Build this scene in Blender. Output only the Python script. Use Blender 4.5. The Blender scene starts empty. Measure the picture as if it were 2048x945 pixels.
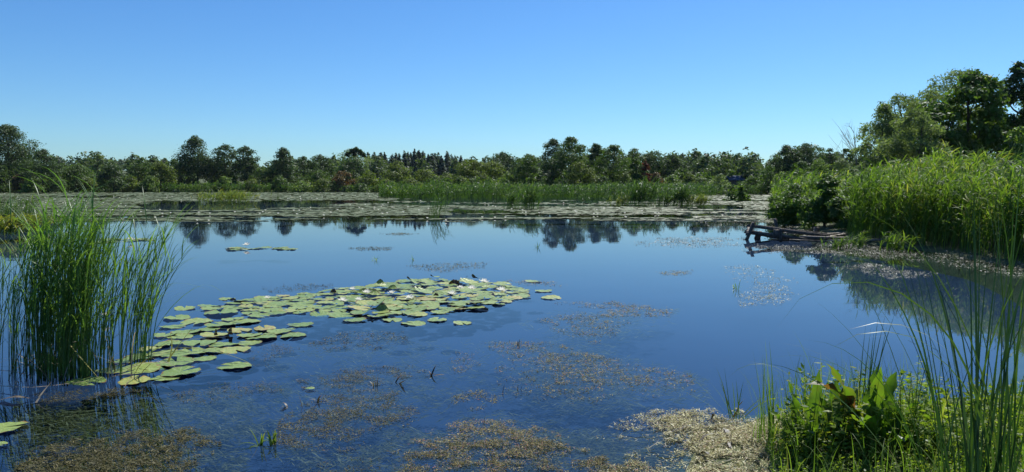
import bpy, math
import numpy as np
from mathutils import Vector

# ------------------------------------------------------------------ scene, camera, sky, sun
SC = bpy.context.scene
COL = SC.collection
R = math.radians
F_PX, CX, CY, HZ = 1480.0, 1024.0, 472.5, 372.0
EYE = 1.6
PITCH = math.atan((CY - HZ) / F_PX)
SUN_AZ, SUN_EL = R(32), R(52)

cam = bpy.data.cameras.new('camera')
cam.sensor_width = 36.0
cam.lens = F_PX / 2048.0 * 36.0
cam.clip_start, cam.clip_end = 0.05, 9000.0
cam_o = bpy.data.objects.new('camera', cam)
COL.objects.link(cam_o)
cam_o.location = (0, 0, EYE)
cam_o.rotation_euler = (R(90) - PITCH, 0, 0)
SC.camera = cam_o

world = bpy.data.worlds.new('World')
SC.world = world
world.use_nodes = True
wn = world.node_tree
wn.nodes.clear()
sky = wn.nodes.new('ShaderNodeTexSky')
sky.sky_type = 'NISHITA'
sky.sun_disc = False
sky.sun_elevation = SUN_EL
sky.sun_rotation = SUN_AZ
sky.altitude = 100.0
sky.air_density = 1.0
sky.dust_density = 0.35
sky.ozone_density = 2.2
hs = wn.nodes.new('ShaderNodeHueSaturation')
hs.inputs['Saturation'].default_value = 1.18
tn = wn.nodes.new('ShaderNodeMix')
tn.data_type = 'RGBA'
tn.blend_type = 'MULTIPLY'
tn.inputs[0].default_value = 1.0
tn.inputs[7].default_value = (0.505, 0.775, 1.04, 1)
bg = wn.nodes.new('ShaderNodeBackground')
bg.inputs['Strength'].default_value = 0.089
wo = wn.nodes.new('ShaderNodeOutputWorld')
wn.links.new(sky.outputs[0], hs.inputs['Color'])
wn.links.new(hs.outputs[0], tn.inputs[6])
wn.links.new(tn.outputs[2], bg.inputs['Color'])
wn.links.new(bg.outputs[0], wo.inputs['Surface'])

sun = bpy.data.lights.new('sun', 'SUN')
sun.energy = 5.0
sun.angle = R(0.5)
sun.color = (1.0, 0.95, 0.86)
sun_o = bpy.data.objects.new('sun', sun)
COL.objects.link(sun_o)
SUN_D = Vector((math.sin(SUN_AZ) * math.cos(SUN_EL), math.cos(SUN_AZ) * math.cos(SUN_EL), math.sin(SUN_EL)))
sun_o.rotation_euler = SUN_D.to_track_quat('Z', 'Y').to_euler()
sun_o.location = (0, 0, 60)

SC.view_settings.view_transform = 'Standard'
SC.view_settings.look = 'None'
SC.view_settings.exposure = 0.48
SC.view_settings.gamma = 1.0
SC.view_settings.use_curve_mapping = False
SC.render.engine = 'CYCLES'
SC.cycles.max_bounces = 6
SC.cycles.diffuse_bounces = 2
SC.cycles.glossy_bounces = 3
SC.cycles.transmission_bounces = 4
SC.cycles.transparent_max_bounces = 8
SC.cycles.sample_clamp_indirect = 4.0
SC.cycles.caustics_reflective = False
SC.cycles.caustics_refractive = False

# ------------------------------------------------------------------ helpers
RNG = np.random.default_rng(7)
_ct, _st = math.cos(PITCH), math.sin(PITCH)


def P(px, py, Y):
    """the point seen at photograph pixel (px, py), Y metres ahead"""
    a, b = (px - CX) / F_PX, (CY - py) / F_PX
    dx, dy, dz = a, _ct + b * _st, -_st + b * _ct
    t = Y / dy
    return np.array([dx * t, Y, EYE + dz * t])


def G(px, py, z=0.0):
    """the point at pixel (px, py) on the level z"""
    a, b = (px - CX) / F_PX, (CY - py) / F_PX
    dx, dy, dz = a, _ct + b * _st, -_st + b * _ct
    t = (z - EYE) / dz
    return np.array([dx * t, dy * t, z])


def to_px(p):
    x, y, z = p[..., 0], p[..., 1], p[..., 2] - EYE
    d = y * _ct - z * _st
    u = y * _st + z * _ct
    return CX + F_PX * x / d, CY - F_PX * u / d


def build(name, V, faces, mat=None, parent=None, tint=None, smooth=False, mats=None, mat_idx=None):
    """one mesh object out of numpy vertices and one or more arrays of equal-sided faces"""
    me = make_mesh(name, V, faces, mat, tint, smooth)
    return link(name, me, parent)


def make_mesh(name, V, faces, mat=None, tint=None, smooth=False):
    V = np.asarray(V, dtype=np.float32).reshape(-1, 3)
    if isinstance(faces, np.ndarray):
        faces = [faces]
    li, ls, off = [], [], 0
    for f in faces:
        f = np.asarray(f, dtype=np.int32)
        k = f.shape[1]
        li.append(f.ravel())
        ls.append(off + np.arange(len(f), dtype=np.int32) * k)
        off += f.size
    li = np.concatenate(li)
    ls = np.concatenate(ls)
    me = bpy.data.meshes.new(name)
    me.vertices.add(len(V))
    me.vertices.foreach_set('co', V.ravel())
    me.loops.add(len(li))
    me.loops.foreach_set('vertex_index', li)
    me.polygons.add(len(ls))
    me.polygons.foreach_set('loop_start', ls)
    if smooth:
        me.polygons.foreach_set('use_smooth', np.ones(len(ls), dtype=bool))
    me.update(calc_edges=True)
    if tint is not None:
        at = me.attributes.new('tint', 'FLOAT', 'FACE')
        at.data.foreach_set('value', np.asarray(tint, dtype=np.float32))
    if mat is not None:
        me.materials.append(mat)
    return me


def link(name, data, parent=None):
    o = bpy.data.objects.new(name, data)
    COL.objects.link(o)
    if parent is not None:
        o.parent = parent
    return o


def tag(o, label=None, cat=None, group=None, kind=None):
    if label:
        o['label'] = label
    if cat:
        o['category'] = cat
    if group:
        o['group'] = group
    if kind:
        o['kind'] = kind
    return o


def empty(name, loc, rz=0.0):
    o = bpy.data.objects.new(name, None)
    COL.objects.link(o)
    o.location = loc
    o.rotation_euler = (0, 0, rz)
    o.empty_display_size = 0.2
    return o


def copy_thing(src):
    c = src.copy()
    COL.objects.link(c)
    for ch in src.children:
        d = ch.copy()
        COL.objects.link(d)
        d.parent = c
        for g in ch.children:
            e = g.copy()
            COL.objects.link(e)
            e.parent = d
    return c


def unit(v):
    return v / np.maximum(np.linalg.norm(v, axis=-1, keepdims=True), 1e-9)


def rand_unit(n, rng):
    return unit(rng.normal(size=(n, 3)))


def diamonds(C, N, size, aspect, rng, axis=None):
    """leaf-shaped quads at C facing N; axis = wanted long direction"""
    n = len(C)
    a = rand_unit(n, rng) if axis is None else axis
    u = unit(a - (a * N).sum(1, keepdims=True) * N)
    v = np.cross(N, u)
    s = np.asarray(size).reshape(-1, 1) * np.ones((n, 1))
    w = s * aspect
    V = np.stack([C - u * s, C - u * s * 0.1 + v * w, C + u * s, C - u * s * 0.1 - v * w], axis=1)
    Fq = np.arange(4 * n, dtype=np.int32).reshape(n, 4)
    return V.reshape(-1, 3), Fq


def ribbons(Pt, W, S):
    """strips along the paths Pt (n,k,3) of half-width W (n,k), spread along S (n,3) or (n,k,3)"""
    n, k, _ = Pt.shape
    if S.ndim == 2:
        S = np.repeat(S[:, None, :], k, 1)
    V = np.stack([Pt - S * W[..., None], Pt + S * W[..., None]], axis=2).reshape(-1, 3)
    base = (np.arange(n)[:, None] * k + np.arange(k - 1)[None, :]) * 2
    Fq = np.stack([base, base + 1, base + 3, base + 2], axis=-1).reshape(-1, 4).astype(np.int32)
    return V, Fq


def arcs(base, az, tilt, bend, length, k, power=1.5):
    """paths (n,k,3) that start at base, tilted from the vertical towards az, and bend over further"""
    n = len(base)
    s = np.linspace(0, 1, k)[None, :]
    th = tilt[:, None] + bend[:, None] * s ** power
    ds = (length / (k - 1))[:, None]
    st, ct = np.sin(th), np.cos(th)
    dx = st * np.cos(az)[:, None] * ds
    dy = st * np.sin(az)[:, None] * ds
    dz = ct * ds
    out = np.zeros((n, k, 3))
    out[:, 1:, 0] = np.cumsum((dx[:, 1:] + dx[:, :-1]) / 2, 1)
    out[:, 1:, 1] = np.cumsum((dy[:, 1:] + dy[:, :-1]) / 2, 1)
    out[:, 1:, 2] = np.cumsum((dz[:, 1:] + dz[:, :-1]) / 2, 1)
    return out + base[:, None, :]


def tube(path, radii, sides=6, cap=True):
    path = np.asarray(path, float)
    radii = np.asarray(radii, float)
    k = len(path)
    T = unit(np.gradient(path, axis=0))
    ref = np.array([0.0, 0.0, 1.0]) if abs(T[0][2]) < 0.9 else np.array([1.0, 0.0, 0.0])
    V = []
    for i in range(k):
        u = unit(np.cross(T[i], ref))
        v = np.cross(T[i], u)
        a = np.linspace(0, 2 * np.pi, sides, endpoint=False)
        V.append(path[i] + radii[i] * (np.cos(a)[:, None] * u + np.sin(a)[:, None] * v))
    V = np.concatenate(V)
    q = []
    for i in range(k - 1):
        for j in range(sides):
            q.append((i * sides + j, i * sides + (j + 1) % sides, (i + 1) * sides + (j + 1) % sides, (i + 1) * sides + j))
    fs = [np.array(q)]
    if cap:
        fs.append(np.array([list(range(sides))[::-1], [(k - 1) * sides + j for j in range(sides)]]))
    return V, fs


def box_beam(a, b, w, h, rng, jag=0.15, k=5):
    """a weathered beam from a to b of section w x h, uneven along its length, ends broken"""
    a, b = np.asarray(a, float), np.asarray(b, float)
    t = unit(b - a)
    up = np.array([0, 0, 1.0])
    s = unit(np.cross(t, up)) if abs(t[2]) < 0.95 else np.array([1.0, 0, 0])
    u = np.cross(s, t)
    V, q = [], []
    for i in range(k):
        p = a + (b - a) * i / (k - 1)
        for (cs, cu) in ((-1, -1), (1, -1), (1, 1), (-1, 1)):
            j = 1 + rng.normal() * jag * 0.5
            e = t * rng.normal() * jag * w * 1.5 if i in (0, k - 1) else 0
            V.append(p + s * cs * w / 2 * j + u * cu * h / 2 * (1 + rng.normal() * jag * 0.5) + e)
    for i in range(k - 1):
        for j in range(4):
            q.append((i * 4 + j, i * 4 + (j + 1) % 4, i * 4 + 4 + (j + 1) % 4, i * 4 + 4 + j))
    q += [(3, 2, 1, 0), tuple(4 * (k - 1) + j for j in range(4))]
    return np.array(V), np.array(q)


_H = np.random.default_rng(99).random((256, 256))


def vnoise(x, y):
    xi, yi = np.floor(x).astype(int), np.floor(y).astype(int)
    fx, fy = x - xi, y - yi
    fx, fy = fx * fx * (3 - 2 * fx), fy * fy * (3 - 2 * fy)
    g = lambda i, j: _H[i & 255, j & 255]
    return (g(xi, yi) * (1 - fx) + g(xi + 1, yi) * fx) * (1 - fy) + (g(xi, yi + 1) * (1 - fx) + g(xi + 1, yi + 1) * fx) * fy


def fbm(x, y, o=4):
    s, a, t = 0, 1.0, 0
    for i in range(o):
        s = s + a * vnoise(x * 2 ** i + 17.3 * i, y * 2 ** i + 5.1 * i)
        t += a
        a *= 0.55
    return s / t


def smooth01(a, b, x):
    t = np.clip((x - a) / (b - a), 0, 1)
    return t * t * (3 - 2 * t)


def in_poly(x, y, poly):
    p = np.asarray(poly, float)
    c = np.zeros(x.shape, bool)
    j = len(p) - 1
    for i in range(len(p)):
        xi, yi, xj, yj = p[i][0], p[i][1], p[j][0], p[j][1]
        cond = ((yi > y) != (yj > y)) & (x < (xj - xi) * (y - yi) / (yj - yi + 1e-12) + xi)
        c ^= cond
        j = i
    return c


def poly_dist(x, y, poly):
    """signed distance, positive outside"""
    p = np.asarray(poly, float)
    d = np.full(x.shape, 1e9)
    for i in range(len(p)):
        a, b = p[i], p[(i + 1) % len(p)]
        ab = b - a
        t = np.clip(((x - a[0]) * ab[0] + (y - a[1]) * ab[1]) / (ab @ ab), 0, 1)
        d = np.minimum(d, np.hypot(x - a[0] - t * ab[0], y - a[1] - t * ab[1]))
    return np.where(in_poly(x, y, poly), -d, d)


def scatter(poly, n, rng):
    """n points inside a polygon"""
    p = np.asarray(poly, float)
    out = []
    lo, hi = p.min(0), p.max(0)
    while sum(len(o) for o in out) < n:
        q = rng.random((n * 2, 2)) * (hi - lo) + lo
        out.append(q[in_poly(q[:, 0], q[:, 1], poly)])
    return np.concatenate(out)[:n]


def merge(parts):
    """join (V, F, tint) triples"""
    V, Fs, T, off = [], {}, {}, 0
    order = []
    for (v, f, t) in parts:
        k = f.shape[1]
        Fs.setdefault(k, []).append(f + off)
        T.setdefault(k, []).append(np.broadcast_to(t, (len(f),)))
        off += len(v)
        V.append(v)
    ks = list(Fs)
    return np.concatenate(V), [np.concatenate(Fs[k]) for k in ks], np.concatenate([np.concatenate(T[k]) for k in ks])


# ------------------------------------------------------------------ materials
def new_mat(name):
    m = bpy.data.materials.new(name)
    m.use_nodes = True
    m.node_tree.nodes.clear()
    return m, m.node_tree.nodes, m.node_tree.links


def out_node(N, L, sh):
    o = N.new('ShaderNodeOutputMaterial')
    L.new(sh, o.inputs['Surface'])


def ramp_node(N, cols):
    r = N.new('ShaderNodeValToRGB')
    e = r.color_ramp.elements
    while len(e) < len(cols):
        e.new(0.5)
    for i, (pos, c) in enumerate(cols):
        e[i].position = pos
        e[i].color = (*c, 1)
    return r


def leaf_mat(name, cols, transl=0.4, gloss=0.03, rough=0.5, t_gain=(1.35, 1.45, 0.55), noise_scale=None):
    """two-sided leaf: colour picked by the face's tint, light passing through it"""
    m, N, L = new_mat(name)
    a = N.new('ShaderNodeAttribute')
    a.attribute_name = 'tint'
    k = len(cols)
    rp = ramp_node(N, [(i / max(k - 1, 1), c) for i, c in enumerate(cols)])
    if noise_scale:
        tc = N.new('ShaderNodeTexCoord')
        nz = N.new('ShaderNodeTexNoise')
        nz.inputs['Scale'].default_value = noise_scale
        L.new(tc.outputs['Object'], nz.inputs['Vector'])
        ad = N.new('ShaderNodeMath')
        ad.operation = 'MULTIPLY_ADD'
        L.new(nz.outputs['Fac'], ad.inputs[0])
        ad.inputs[1].default_value = 0.9
        sb = N.new('ShaderNodeMath')
        sb.operation = 'SUBTRACT'
        L.new(a.outputs['Fac'], sb.inputs[0])
        sb.inputs[1].default_value = 0.45
        L.new(sb.outputs[0], ad.inputs[2])
        L.new(ad.outputs[0], rp.inputs['Fac'])
    else:
        L.new(a.outputs['Fac'], rp.inputs['Fac'])
    d = N.new('ShaderNodeBsdfDiffuse')
    L.new(rp.outputs[0], d.inputs['Color'])
    t = N.new('ShaderNodeBsdfTranslucent')
    mul = N.new('ShaderNodeMix')
    mul.data_type = 'RGBA'
    mul.blend_type = 'MULTIPLY'
    mul.inputs[0].default_value = 1.0
    L.new(rp.outputs[0], mul.inputs[6])
    mul.inputs[7].default_value = (*t_gain, 1)
    L.new(mul.outputs[2], t.inputs['Color'])
    mx = N.new('ShaderNodeMixShader')
    mx.inputs[0].default_value = transl
    L.new(d.outputs[0], mx.inputs[1])
    L.new(t.outputs[0], mx.inputs[2])
    g = N.new('ShaderNodeBsdfGlossy')
    g.inputs['Roughness'].default_value = rough
    g.inputs['Color'].default_value = (0.9, 0.95, 1, 1)
    lw = N.new('ShaderNodeLayerWeight')
    pw = N.new('ShaderNodeMath')
    pw.operation = 'POWER'
    pw.inputs[1].default_value = 4.0
    L.new(lw.outputs['Facing'], pw.inputs[0])
    fm = N.new('ShaderNodeMath')
    fm.operation = 'MULTIPLY_ADD'
    fm.inputs[1].default_value = gloss * 3.0
    fm.inputs[2].default_value = gloss * 0.45
    L.new(pw.outputs[0], fm.inputs[0])
    fm.use_clamp = True
    m2 = N.new('ShaderNodeMixShader')
    L.new(fm.outputs[0], m2.inputs[0])
    L.new(mx.outputs[0], m2.inputs[1])
    L.new(g.outputs[0], m2.inputs[2])
    out_node(N, L, m2.outputs[0])
    return m


def rough_mat(name, c1, c2, scale=8.0, rough=0.85, bump=0.3, stretch=(1, 1, 1)):
    m, N, L = new_mat(name)
    tc = N.new('ShaderNodeTexCoord')
    mp = N.new('ShaderNodeMapping')
    mp.inputs['Scale'].default_value = stretch
    L.new(tc.outputs['Object'], mp.inputs['Vector'])
    nz = N.new('ShaderNodeTexNoise')
    nz.inputs['Scale'].default_value = scale
    nz.inputs['Detail'].default_value = 6
    L.new(mp.outputs[0], nz.inputs['Vector'])
    rp = ramp_node(N, [(0.32, c1), (0.68, c2)])
    L.new(nz.outputs['Fac'], rp.inputs['Fac'])
    b = N.new('ShaderNodeBsdfPrincipled')
    L.new(rp.outputs[0], b.inputs['Base Color'])
    b.inputs['Roughness'].default_value = rough
    bp = N.new('ShaderNodeBump')
    bp.inputs['Strength'].default_value = bump
    bp.inputs['Distance'].default_value = 0.02
    L.new(nz.outputs['Fac'], bp.inputs['Height'])
    L.new(bp.outputs[0], b.inputs['Normal'])
    out_node(N, L, b.outputs[0])
    return m


def water_mat():
    m, N, L = new_mat('pond_water')
    tc = N.new('ShaderNodeTexCoord')
    b = N.new('ShaderNodeBsdfGlossy')
    nr_ = N.new('ShaderNodeTexNoise')
    nr_.inputs['Scale'].default_value = 0.12
    nr_.inputs['Detail'].default_value = 4
    L.new(tc.outputs['Object'], nr_.inputs['Vector'])
    mr_ = N.new('ShaderNodeMapRange')
    mr_.inputs['From Min'].default_value = 0.4
    mr_.inputs['From Max'].default_value = 0.65
    mr_.inputs['To Min'].default_value = 0.008
    mr_.inputs['To Max'].default_value = 0.035
    L.new(nr_.outputs['Fac'], mr_.inputs[0])
    L.new(mr_.outputs[0], b.inputs['Roughness'])
    n1 = N.new('ShaderNodeTexNoise')
    n1.inputs['Scale'].default_value = 2.2
    n1.inputs['Detail'].default_value = 3
    n2 = N.new('ShaderNodeTexNoise')
    n2.inputs['Scale'].default_value = 0.35
    mp = N.new('ShaderNodeMapping')
    mp.inputs['Scale'].default_value = (1, 1.6, 1)
    L.new(tc.outputs['Object'], mp.inputs['Vector'])
    L.new(mp.outputs[0], n1.inputs['Vector'])
    L.new(mp.outputs[0], n2.inputs['Vector'])
    ad = N.new('ShaderNodeMath')
    ad.operation = 'MULTIPLY_ADD'
    L.new(n1.outputs['Fac'], ad.inputs[0])
    ad.inputs[1].default_value = 0.25
    L.new(n2.outputs['Fac'], ad.inputs[2])
    bp = N.new('ShaderNodeBump')
    bp.inputs['Strength'].default_value = 0.035
    bp.inputs['Distance'].default_value = 0.05
    L.new(ad.outputs[0], bp.inputs['Height'])
    L.new(bp.outputs[0], b.inputs['Normal'])
    fr = N.new('ShaderNodeFresnel')
    fr.inputs['IOR'].default_value = 1.56
    L.new(bp.outputs[0], fr.inputs['Normal'])
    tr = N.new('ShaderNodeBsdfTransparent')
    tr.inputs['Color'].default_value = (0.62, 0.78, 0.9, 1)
    mx = N.new('ShaderNodeMixShader')
    L.new(fr.outputs[0], mx.inputs[0])
    L.new(tr.outputs[0], mx.inputs[1])
    L.new(b.outputs[0], mx.inputs[2])
    out_node(N, L, mx.outputs[0])
    return m


def pad_mat():
    """lily pad: grey-green waxy top with rays from the notch, red-brown underside"""
    m, N, L = new_mat('lily_pad')
    tc = N.new('ShaderNodeTexCoord')
    oi = N.new('ShaderNodeObjectInfo')
    gm = N.new('ShaderNodeNewGeometry')
    sx = N.new('ShaderNodeSeparateXYZ')
    L.new(tc.outputs['Object'], sx.inputs[0])
    an = N.new('ShaderNodeMath')
    an.operation = 'ARCTAN2'
    L.new(sx.outputs['Y'], an.inputs[0])
    L.new(sx.outputs['X'], an.inputs[1])
    ml = N.new('ShaderNodeMath')
    ml.operation = 'MULTIPLY'
    ml.inputs[1].default_value = 13.0
    L.new(an.outputs[0], ml.inputs[0])
    sn = N.new('ShaderNodeMath')
    sn.operation = 'COSINE'
    L.new(ml.outputs[0], sn.inputs[0])
    pw = N.new('ShaderNodeMapRange')
    pw.inputs['From Min'].default_value = 0.80
    pw.inputs['From Max'].default_value = 1.0
    pw.inputs['To Max'].default_value = 0.5
    L.new(sn.outputs[0], pw.inputs[0])
    nz = N.new('ShaderNodeTexNoise')
    nz.inputs['Scale'].default_value = 3.0
    nz.inputs['Detail'].default_value = 5
    vo = N.new('ShaderNodeVectorMath')
    vo.operation = 'ADD'
    L.new(tc.outputs['Object'], vo.inputs[0])
    L.new(oi.outputs['Location'], vo.inputs[1])
    L.new(vo.outputs[0], nz.inputs['Vector'])
    base = ramp_node(N, [(0.0, (0.095, 0.17, 0.036)), (0.45, (0.145, 0.22, 0.05)), (0.8, (0.20, 0.265, 0.064)), (0.93, (0.28, 0.29, 0.075)), (1.0, (0.27, 0.19, 0.06))])
    md = N.new('ShaderNodeMath')
    md.operation = 'MULTIPLY_ADD'
    L.new(nz.outputs['Fac'], md.inputs[0])
    md.inputs[1].default_value = 0.5
    r5 = N.new('ShaderNodeMath')
    r5.operation = 'MULTIPLY'
    L.new(oi.outputs['Random'], r5.inputs[0])
    r5.inputs[1].default_value = 0.72
    L.new(r5.outputs[0], md.inputs[2])
    L.new(md.outputs[0], base.inputs['Fac'])
    vein = N.new('ShaderNodeMix')
    vein.data_type = 'RGBA'
    L.new(pw.outputs[0], vein.inputs[0])
    L.new(base.outputs[0], vein.inputs[6])
    vein.inputs[7].default_value = (0.28, 0.35, 0.16, 1)
    # brown nibbled rim and spots
    rl = N.new('ShaderNodeVectorMath')
    rl.operation = 'LENGTH'
    L.new(tc.outputs['Object'], rl.inputs[0])
    rr = N.new('ShaderNodeMath')
    rr.operation = 'MULTIPLY_ADD'
    L.new(nz.outputs['Fac'], rr.inputs[0])
    rr.inputs[1].default_value = 0.55
    L.new(rl.outputs['Value'], rr.inputs[2])
    rm = N.new('ShaderNodeMapRange')
    rm.inputs['From Min'].default_value = 1.24
    rm.inputs['From Max'].default_value = 1.36
    L.new(rr.outputs[0], rm.inputs[0])
    rim = N.new('ShaderNodeMix')
    rim.data_type = 'RGBA'
    L.new(rm.outputs[0], rim.inputs[0])
    L.new(vein.outputs[2], rim.inputs[6])
    rim.inputs[7].default_value = (0.16, 0.10, 0.035, 1)
    und = N.new('ShaderNodeMix')
    und.data_type = 'RGBA'
    L.new(gm.outputs['Backfacing'], und.inputs[0])
    L.new(rim.outputs[2], und.inputs[6])
    und.inputs[7].default_value = (0.07, 0.045, 0.025, 1)
    b = N.new('ShaderNodeBsdfPrincipled')
    L.new(und.outputs[2], b.inputs['Base Color'])
    b.inputs['Roughness'].default_value = 0.45
    b.inputs['Specular IOR Level'].default_value = 0.4
    bp = N.new('ShaderNodeBump')
    bp.inputs['Strength'].default_value = 0.35
    bp.inputs['Distance'].default_value = 0.05
    L.new(nz.outputs['Fac'], bp.inputs['Height'])
    L.new(bp.outputs[0], b.inputs['Normal'])
    out_node(N, L, b.outputs[0])
    return m


M = {}
M['water'] = water_mat()
M['pad'] = pad_mat()
M['bed'] = rough_mat('murky_depth_blue', (0.010, 0.031, 0.088), (0.015, 0.042, 0.112), 0.8, 1.0, 0.0)  # blue of the murky water depth, put into an opaque sheet
M['ground'] = rough_mat('bank_soil', (0.03, 0.05, 0.014), (0.075, 0.09, 0.03), 3.0, 0.95, 0.5)
M['bark'] = rough_mat('bark', (0.035, 0.028, 0.02), (0.09, 0.075, 0.06), 6.0, 0.9, 0.6, (1, 1, 0.2))
M['pale_bark'] = rough_mat('dead_bark', (0.12, 0.11, 0.10), (0.22, 0.20, 0.19), 6.0, 0.9, 0.6, (1, 1, 0.2))
M['old_wood'] = rough_mat('wet_old_wood', (0.04, 0.034, 0.028), (0.15, 0.128, 0.104), 14.0, 0.75, 0.9, (1, 1, 1))
M['grey_wood'] = rough_mat('bleached_wood', (0.13, 0.11, 0.09), (0.30, 0.26, 0.22), 14.0, 0.7, 0.8, (1, 1, 1))
M['hut_wall'] = rough_mat('hut_wall', (0.05, 0.045, 0.04), (0.09, 0.08, 0.07), 2.0, 0.9, 0.3)
M['hut_roof'] = rough_mat('blue_sheet_roof', (0.035, 0.06, 0.11), (0.05, 0.08, 0.14), 3.0, 1.0, 0.1)
M['hut_glass'] = rough_mat('dark_glass', (0.02, 0.02, 0.025), (0.03, 0.03, 0.035), 3.0, 0.1, 0.0)
# foliage
M['dark'] = leaf_mat('dark_foliage', [(0.030, 0.058, 0.023), (0.055, 0.096, 0.033), (0.09, 0.138, 0.044)], 0.42)
M['mid'] = leaf_mat('mid_foliage', [(0.038, 0.078, 0.018), (0.072, 0.125, 0.027), (0.115, 0.175, 0.040)], 0.44)
M['olive'] = leaf_mat('olive_foliage', [(0.058, 0.092, 0.020), (0.105, 0.148, 0.030), (0.160, 0.200, 0.048)], 0.46)
M['light'] = leaf_mat('light_foliage', [(0.07, 0.125, 0.028), (0.125, 0.195, 0.046), (0.19, 0.26, 0.070)], 0.46)
M['grey'] = leaf_mat('willow_foliage', [(0.08, 0.12, 0.052), (0.14, 0.195, 0.088), (0.21, 0.26, 0.135)], 0.48, 0.03)
M['maple'] = leaf_mat('maple_foliage', [(0.042, 0.090, 0.016), (0.080, 0.145, 0.024), (0.13, 0.20, 0.036)], 0.48)
M['spruce'] = leaf_mat('spruce_foliage', [(0.036, 0.060, 0.046), (0.060, 0.092, 0.064), (0.09, 0.125, 0.080)], 0.35)
M['rust'] = leaf_mat('rusty_foliage', [(0.07, 0.085, 0.026), (0.12, 0.10, 0.035), (0.18, 0.11, 0.045)], 0.4, t_gain=(1.3, 1.0, 0.6))
M['red'] = leaf_mat('red_foliage', [(0.07, 0.05, 0.025), (0.14, 0.05, 0.03), (0.20, 0.065, 0.035)], 0.4, t_gain=(1.3, 0.8, 0.6))
M['yellow'] = leaf_mat('yellow_foliage', [(0.10, 0.14, 0.02), (0.22, 0.22, 0.025), (0.33, 0.30, 0.03)], 0.4, t_gain=(1.2, 1.2, 0.5))
M['far_wood'] = leaf_mat('far_wood', [(0.042, 0.072, 0.034), (0.068, 0.104, 0.044), (0.10, 0.14, 0.055)], 0.35)
M['reed'] = leaf_mat('reed_leaf', [(0.065, 0.15, 0.036), (0.115, 0.225, 0.054), (0.18, 0.29, 0.076), (0.28, 0.27, 0.11)], 0.5, 0.05, 0.4)
M['reed_right'] = leaf_mat('reed_bed_leaf', [(0.045, 0.10, 0.016), (0.085, 0.16, 0.024), (0.15, 0.23, 0.04), (0.27, 0.25, 0.09)], 0.48, 0.025, 0.5)
M['reed_far'] = leaf_mat('far_reed_leaf', [(0.03, 0.075, 0.02), (0.055, 0.115, 0.03), (0.09, 0.15, 0.045), (0.14, 0.17, 0.06)], 0.42, 0.03, 0.45)
M['cattail'] = leaf_mat('cattail_leaf', [(0.016, 0.045, 0.018), (0.03, 0.075, 0.024), (0.085, 0.15, 0.035), (0.26, 0.22, 0.09)], 0.3, 0.05, 0.38)
M['grassy'] = leaf_mat('grass_blade', [(0.06, 0.12, 0.02), (0.10, 0.18, 0.03), (0.16, 0.23, 0.05), (0.28, 0.26, 0.1)], 0.52, 0.03)
M['weed'] = leaf_mat('weed_leaf', [(0.075, 0.14, 0.018), (0.135, 0.21, 0.026), (0.22, 0.285, 0.04), (0.30, 0.33, 0.06)], 0.52, 0.03)
M['dock'] = leaf_mat('dock_leaf', [(0.06, 0.125, 0.014), (0.10, 0.18, 0.02), (0.13, 0.14, 0.03), (0.13, 0.06, 0.03)], 0.55, 0.04, noise_scale=9.0)
M['sedge'] = leaf_mat('sedge', [(0.06, 0.12, 0.025), (0.11, 0.165, 0.04), (0.19, 0.21, 0.06), (0.36, 0.31, 0.06)], 0.45)
M['straw'] = leaf_mat('dead_reed', [(0.05, 0.035, 0.02), (0.11, 0.08, 0.045), (0.24, 0.19, 0.12), (0.42, 0.36, 0.25)], 0.15, 0.08)
M['drift'] = leaf_mat('floating_weed', [(0.022, 0.017, 0.010), (0.06, 0.058, 0.020), (0.12, 0.115, 0.040), (0.22, 0.20, 0.075), (0.40, 0.35, 0.17), (0.30, 0.15, 0.13)], 0.2, 0.012, 0.5)
M['pale_drift'] = leaf_mat('bleached_glint_weed', [(0.035, 0.026, 0.016), (0.15, 0.13, 0.055), (0.34, 0.32, 0.14), (0.48, 0.46, 0.24), (0.62, 0.60, 0.40), (0.30, 0.20, 0.13)], 0.15, 0.03, 0.4)  # pale tones of bleached weed, with sun glint painted in as well
M['sunk'] = leaf_mat('sunken_weed', [(0.06, 0.06, 0.02), (0.12, 0.115, 0.045), (0.20, 0.18, 0.08), (0.30, 0.27, 0.15)], 0.2, 0.0)
M['grey_drift'] = leaf_mat('grey_floating_debris', [(0.028, 0.027, 0.018), (0.12, 0.118, 0.085), (0.26, 0.255, 0.20), (0.42, 0.415, 0.35), (0.56, 0.55, 0.48)], 0.12, 0.03, 0.45)
M['murk'] = leaf_mat('murky_weed', [(0.02, 0.02, 0.009), (0.05, 0.048, 0.018), (0.085, 0.08, 0.032), (0.15, 0.135, 0.06)], 0.2, 0.025)
M['far_pads'] = leaf_mat('distant_pads', [(0.055, 0.085, 0.034), (0.092, 0.125, 0.055), (0.14, 0.165, 0.085), (0.24, 0.235, 0.16)], 0.1, 0.03, 0.5)
M['petal'] = leaf_mat('white_petal', [(0.70, 0.70, 0.66), (0.8, 0.8, 0.78)], 0.5, 0.03, t_gain=(1, 1, 0.95))
M['stamen'] = leaf_mat('stamen', [(0.7, 0.45, 0.05), (0.75, 0.55, 0.08)], 0.2, 0.05)
M['brown_leaf'] = leaf_mat('rotten_pad', [(0.03, 0.017, 0.012), (0.06, 0.032, 0.018), (0.12, 0.06, 0.03)], 0.1, 0.08)

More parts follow.
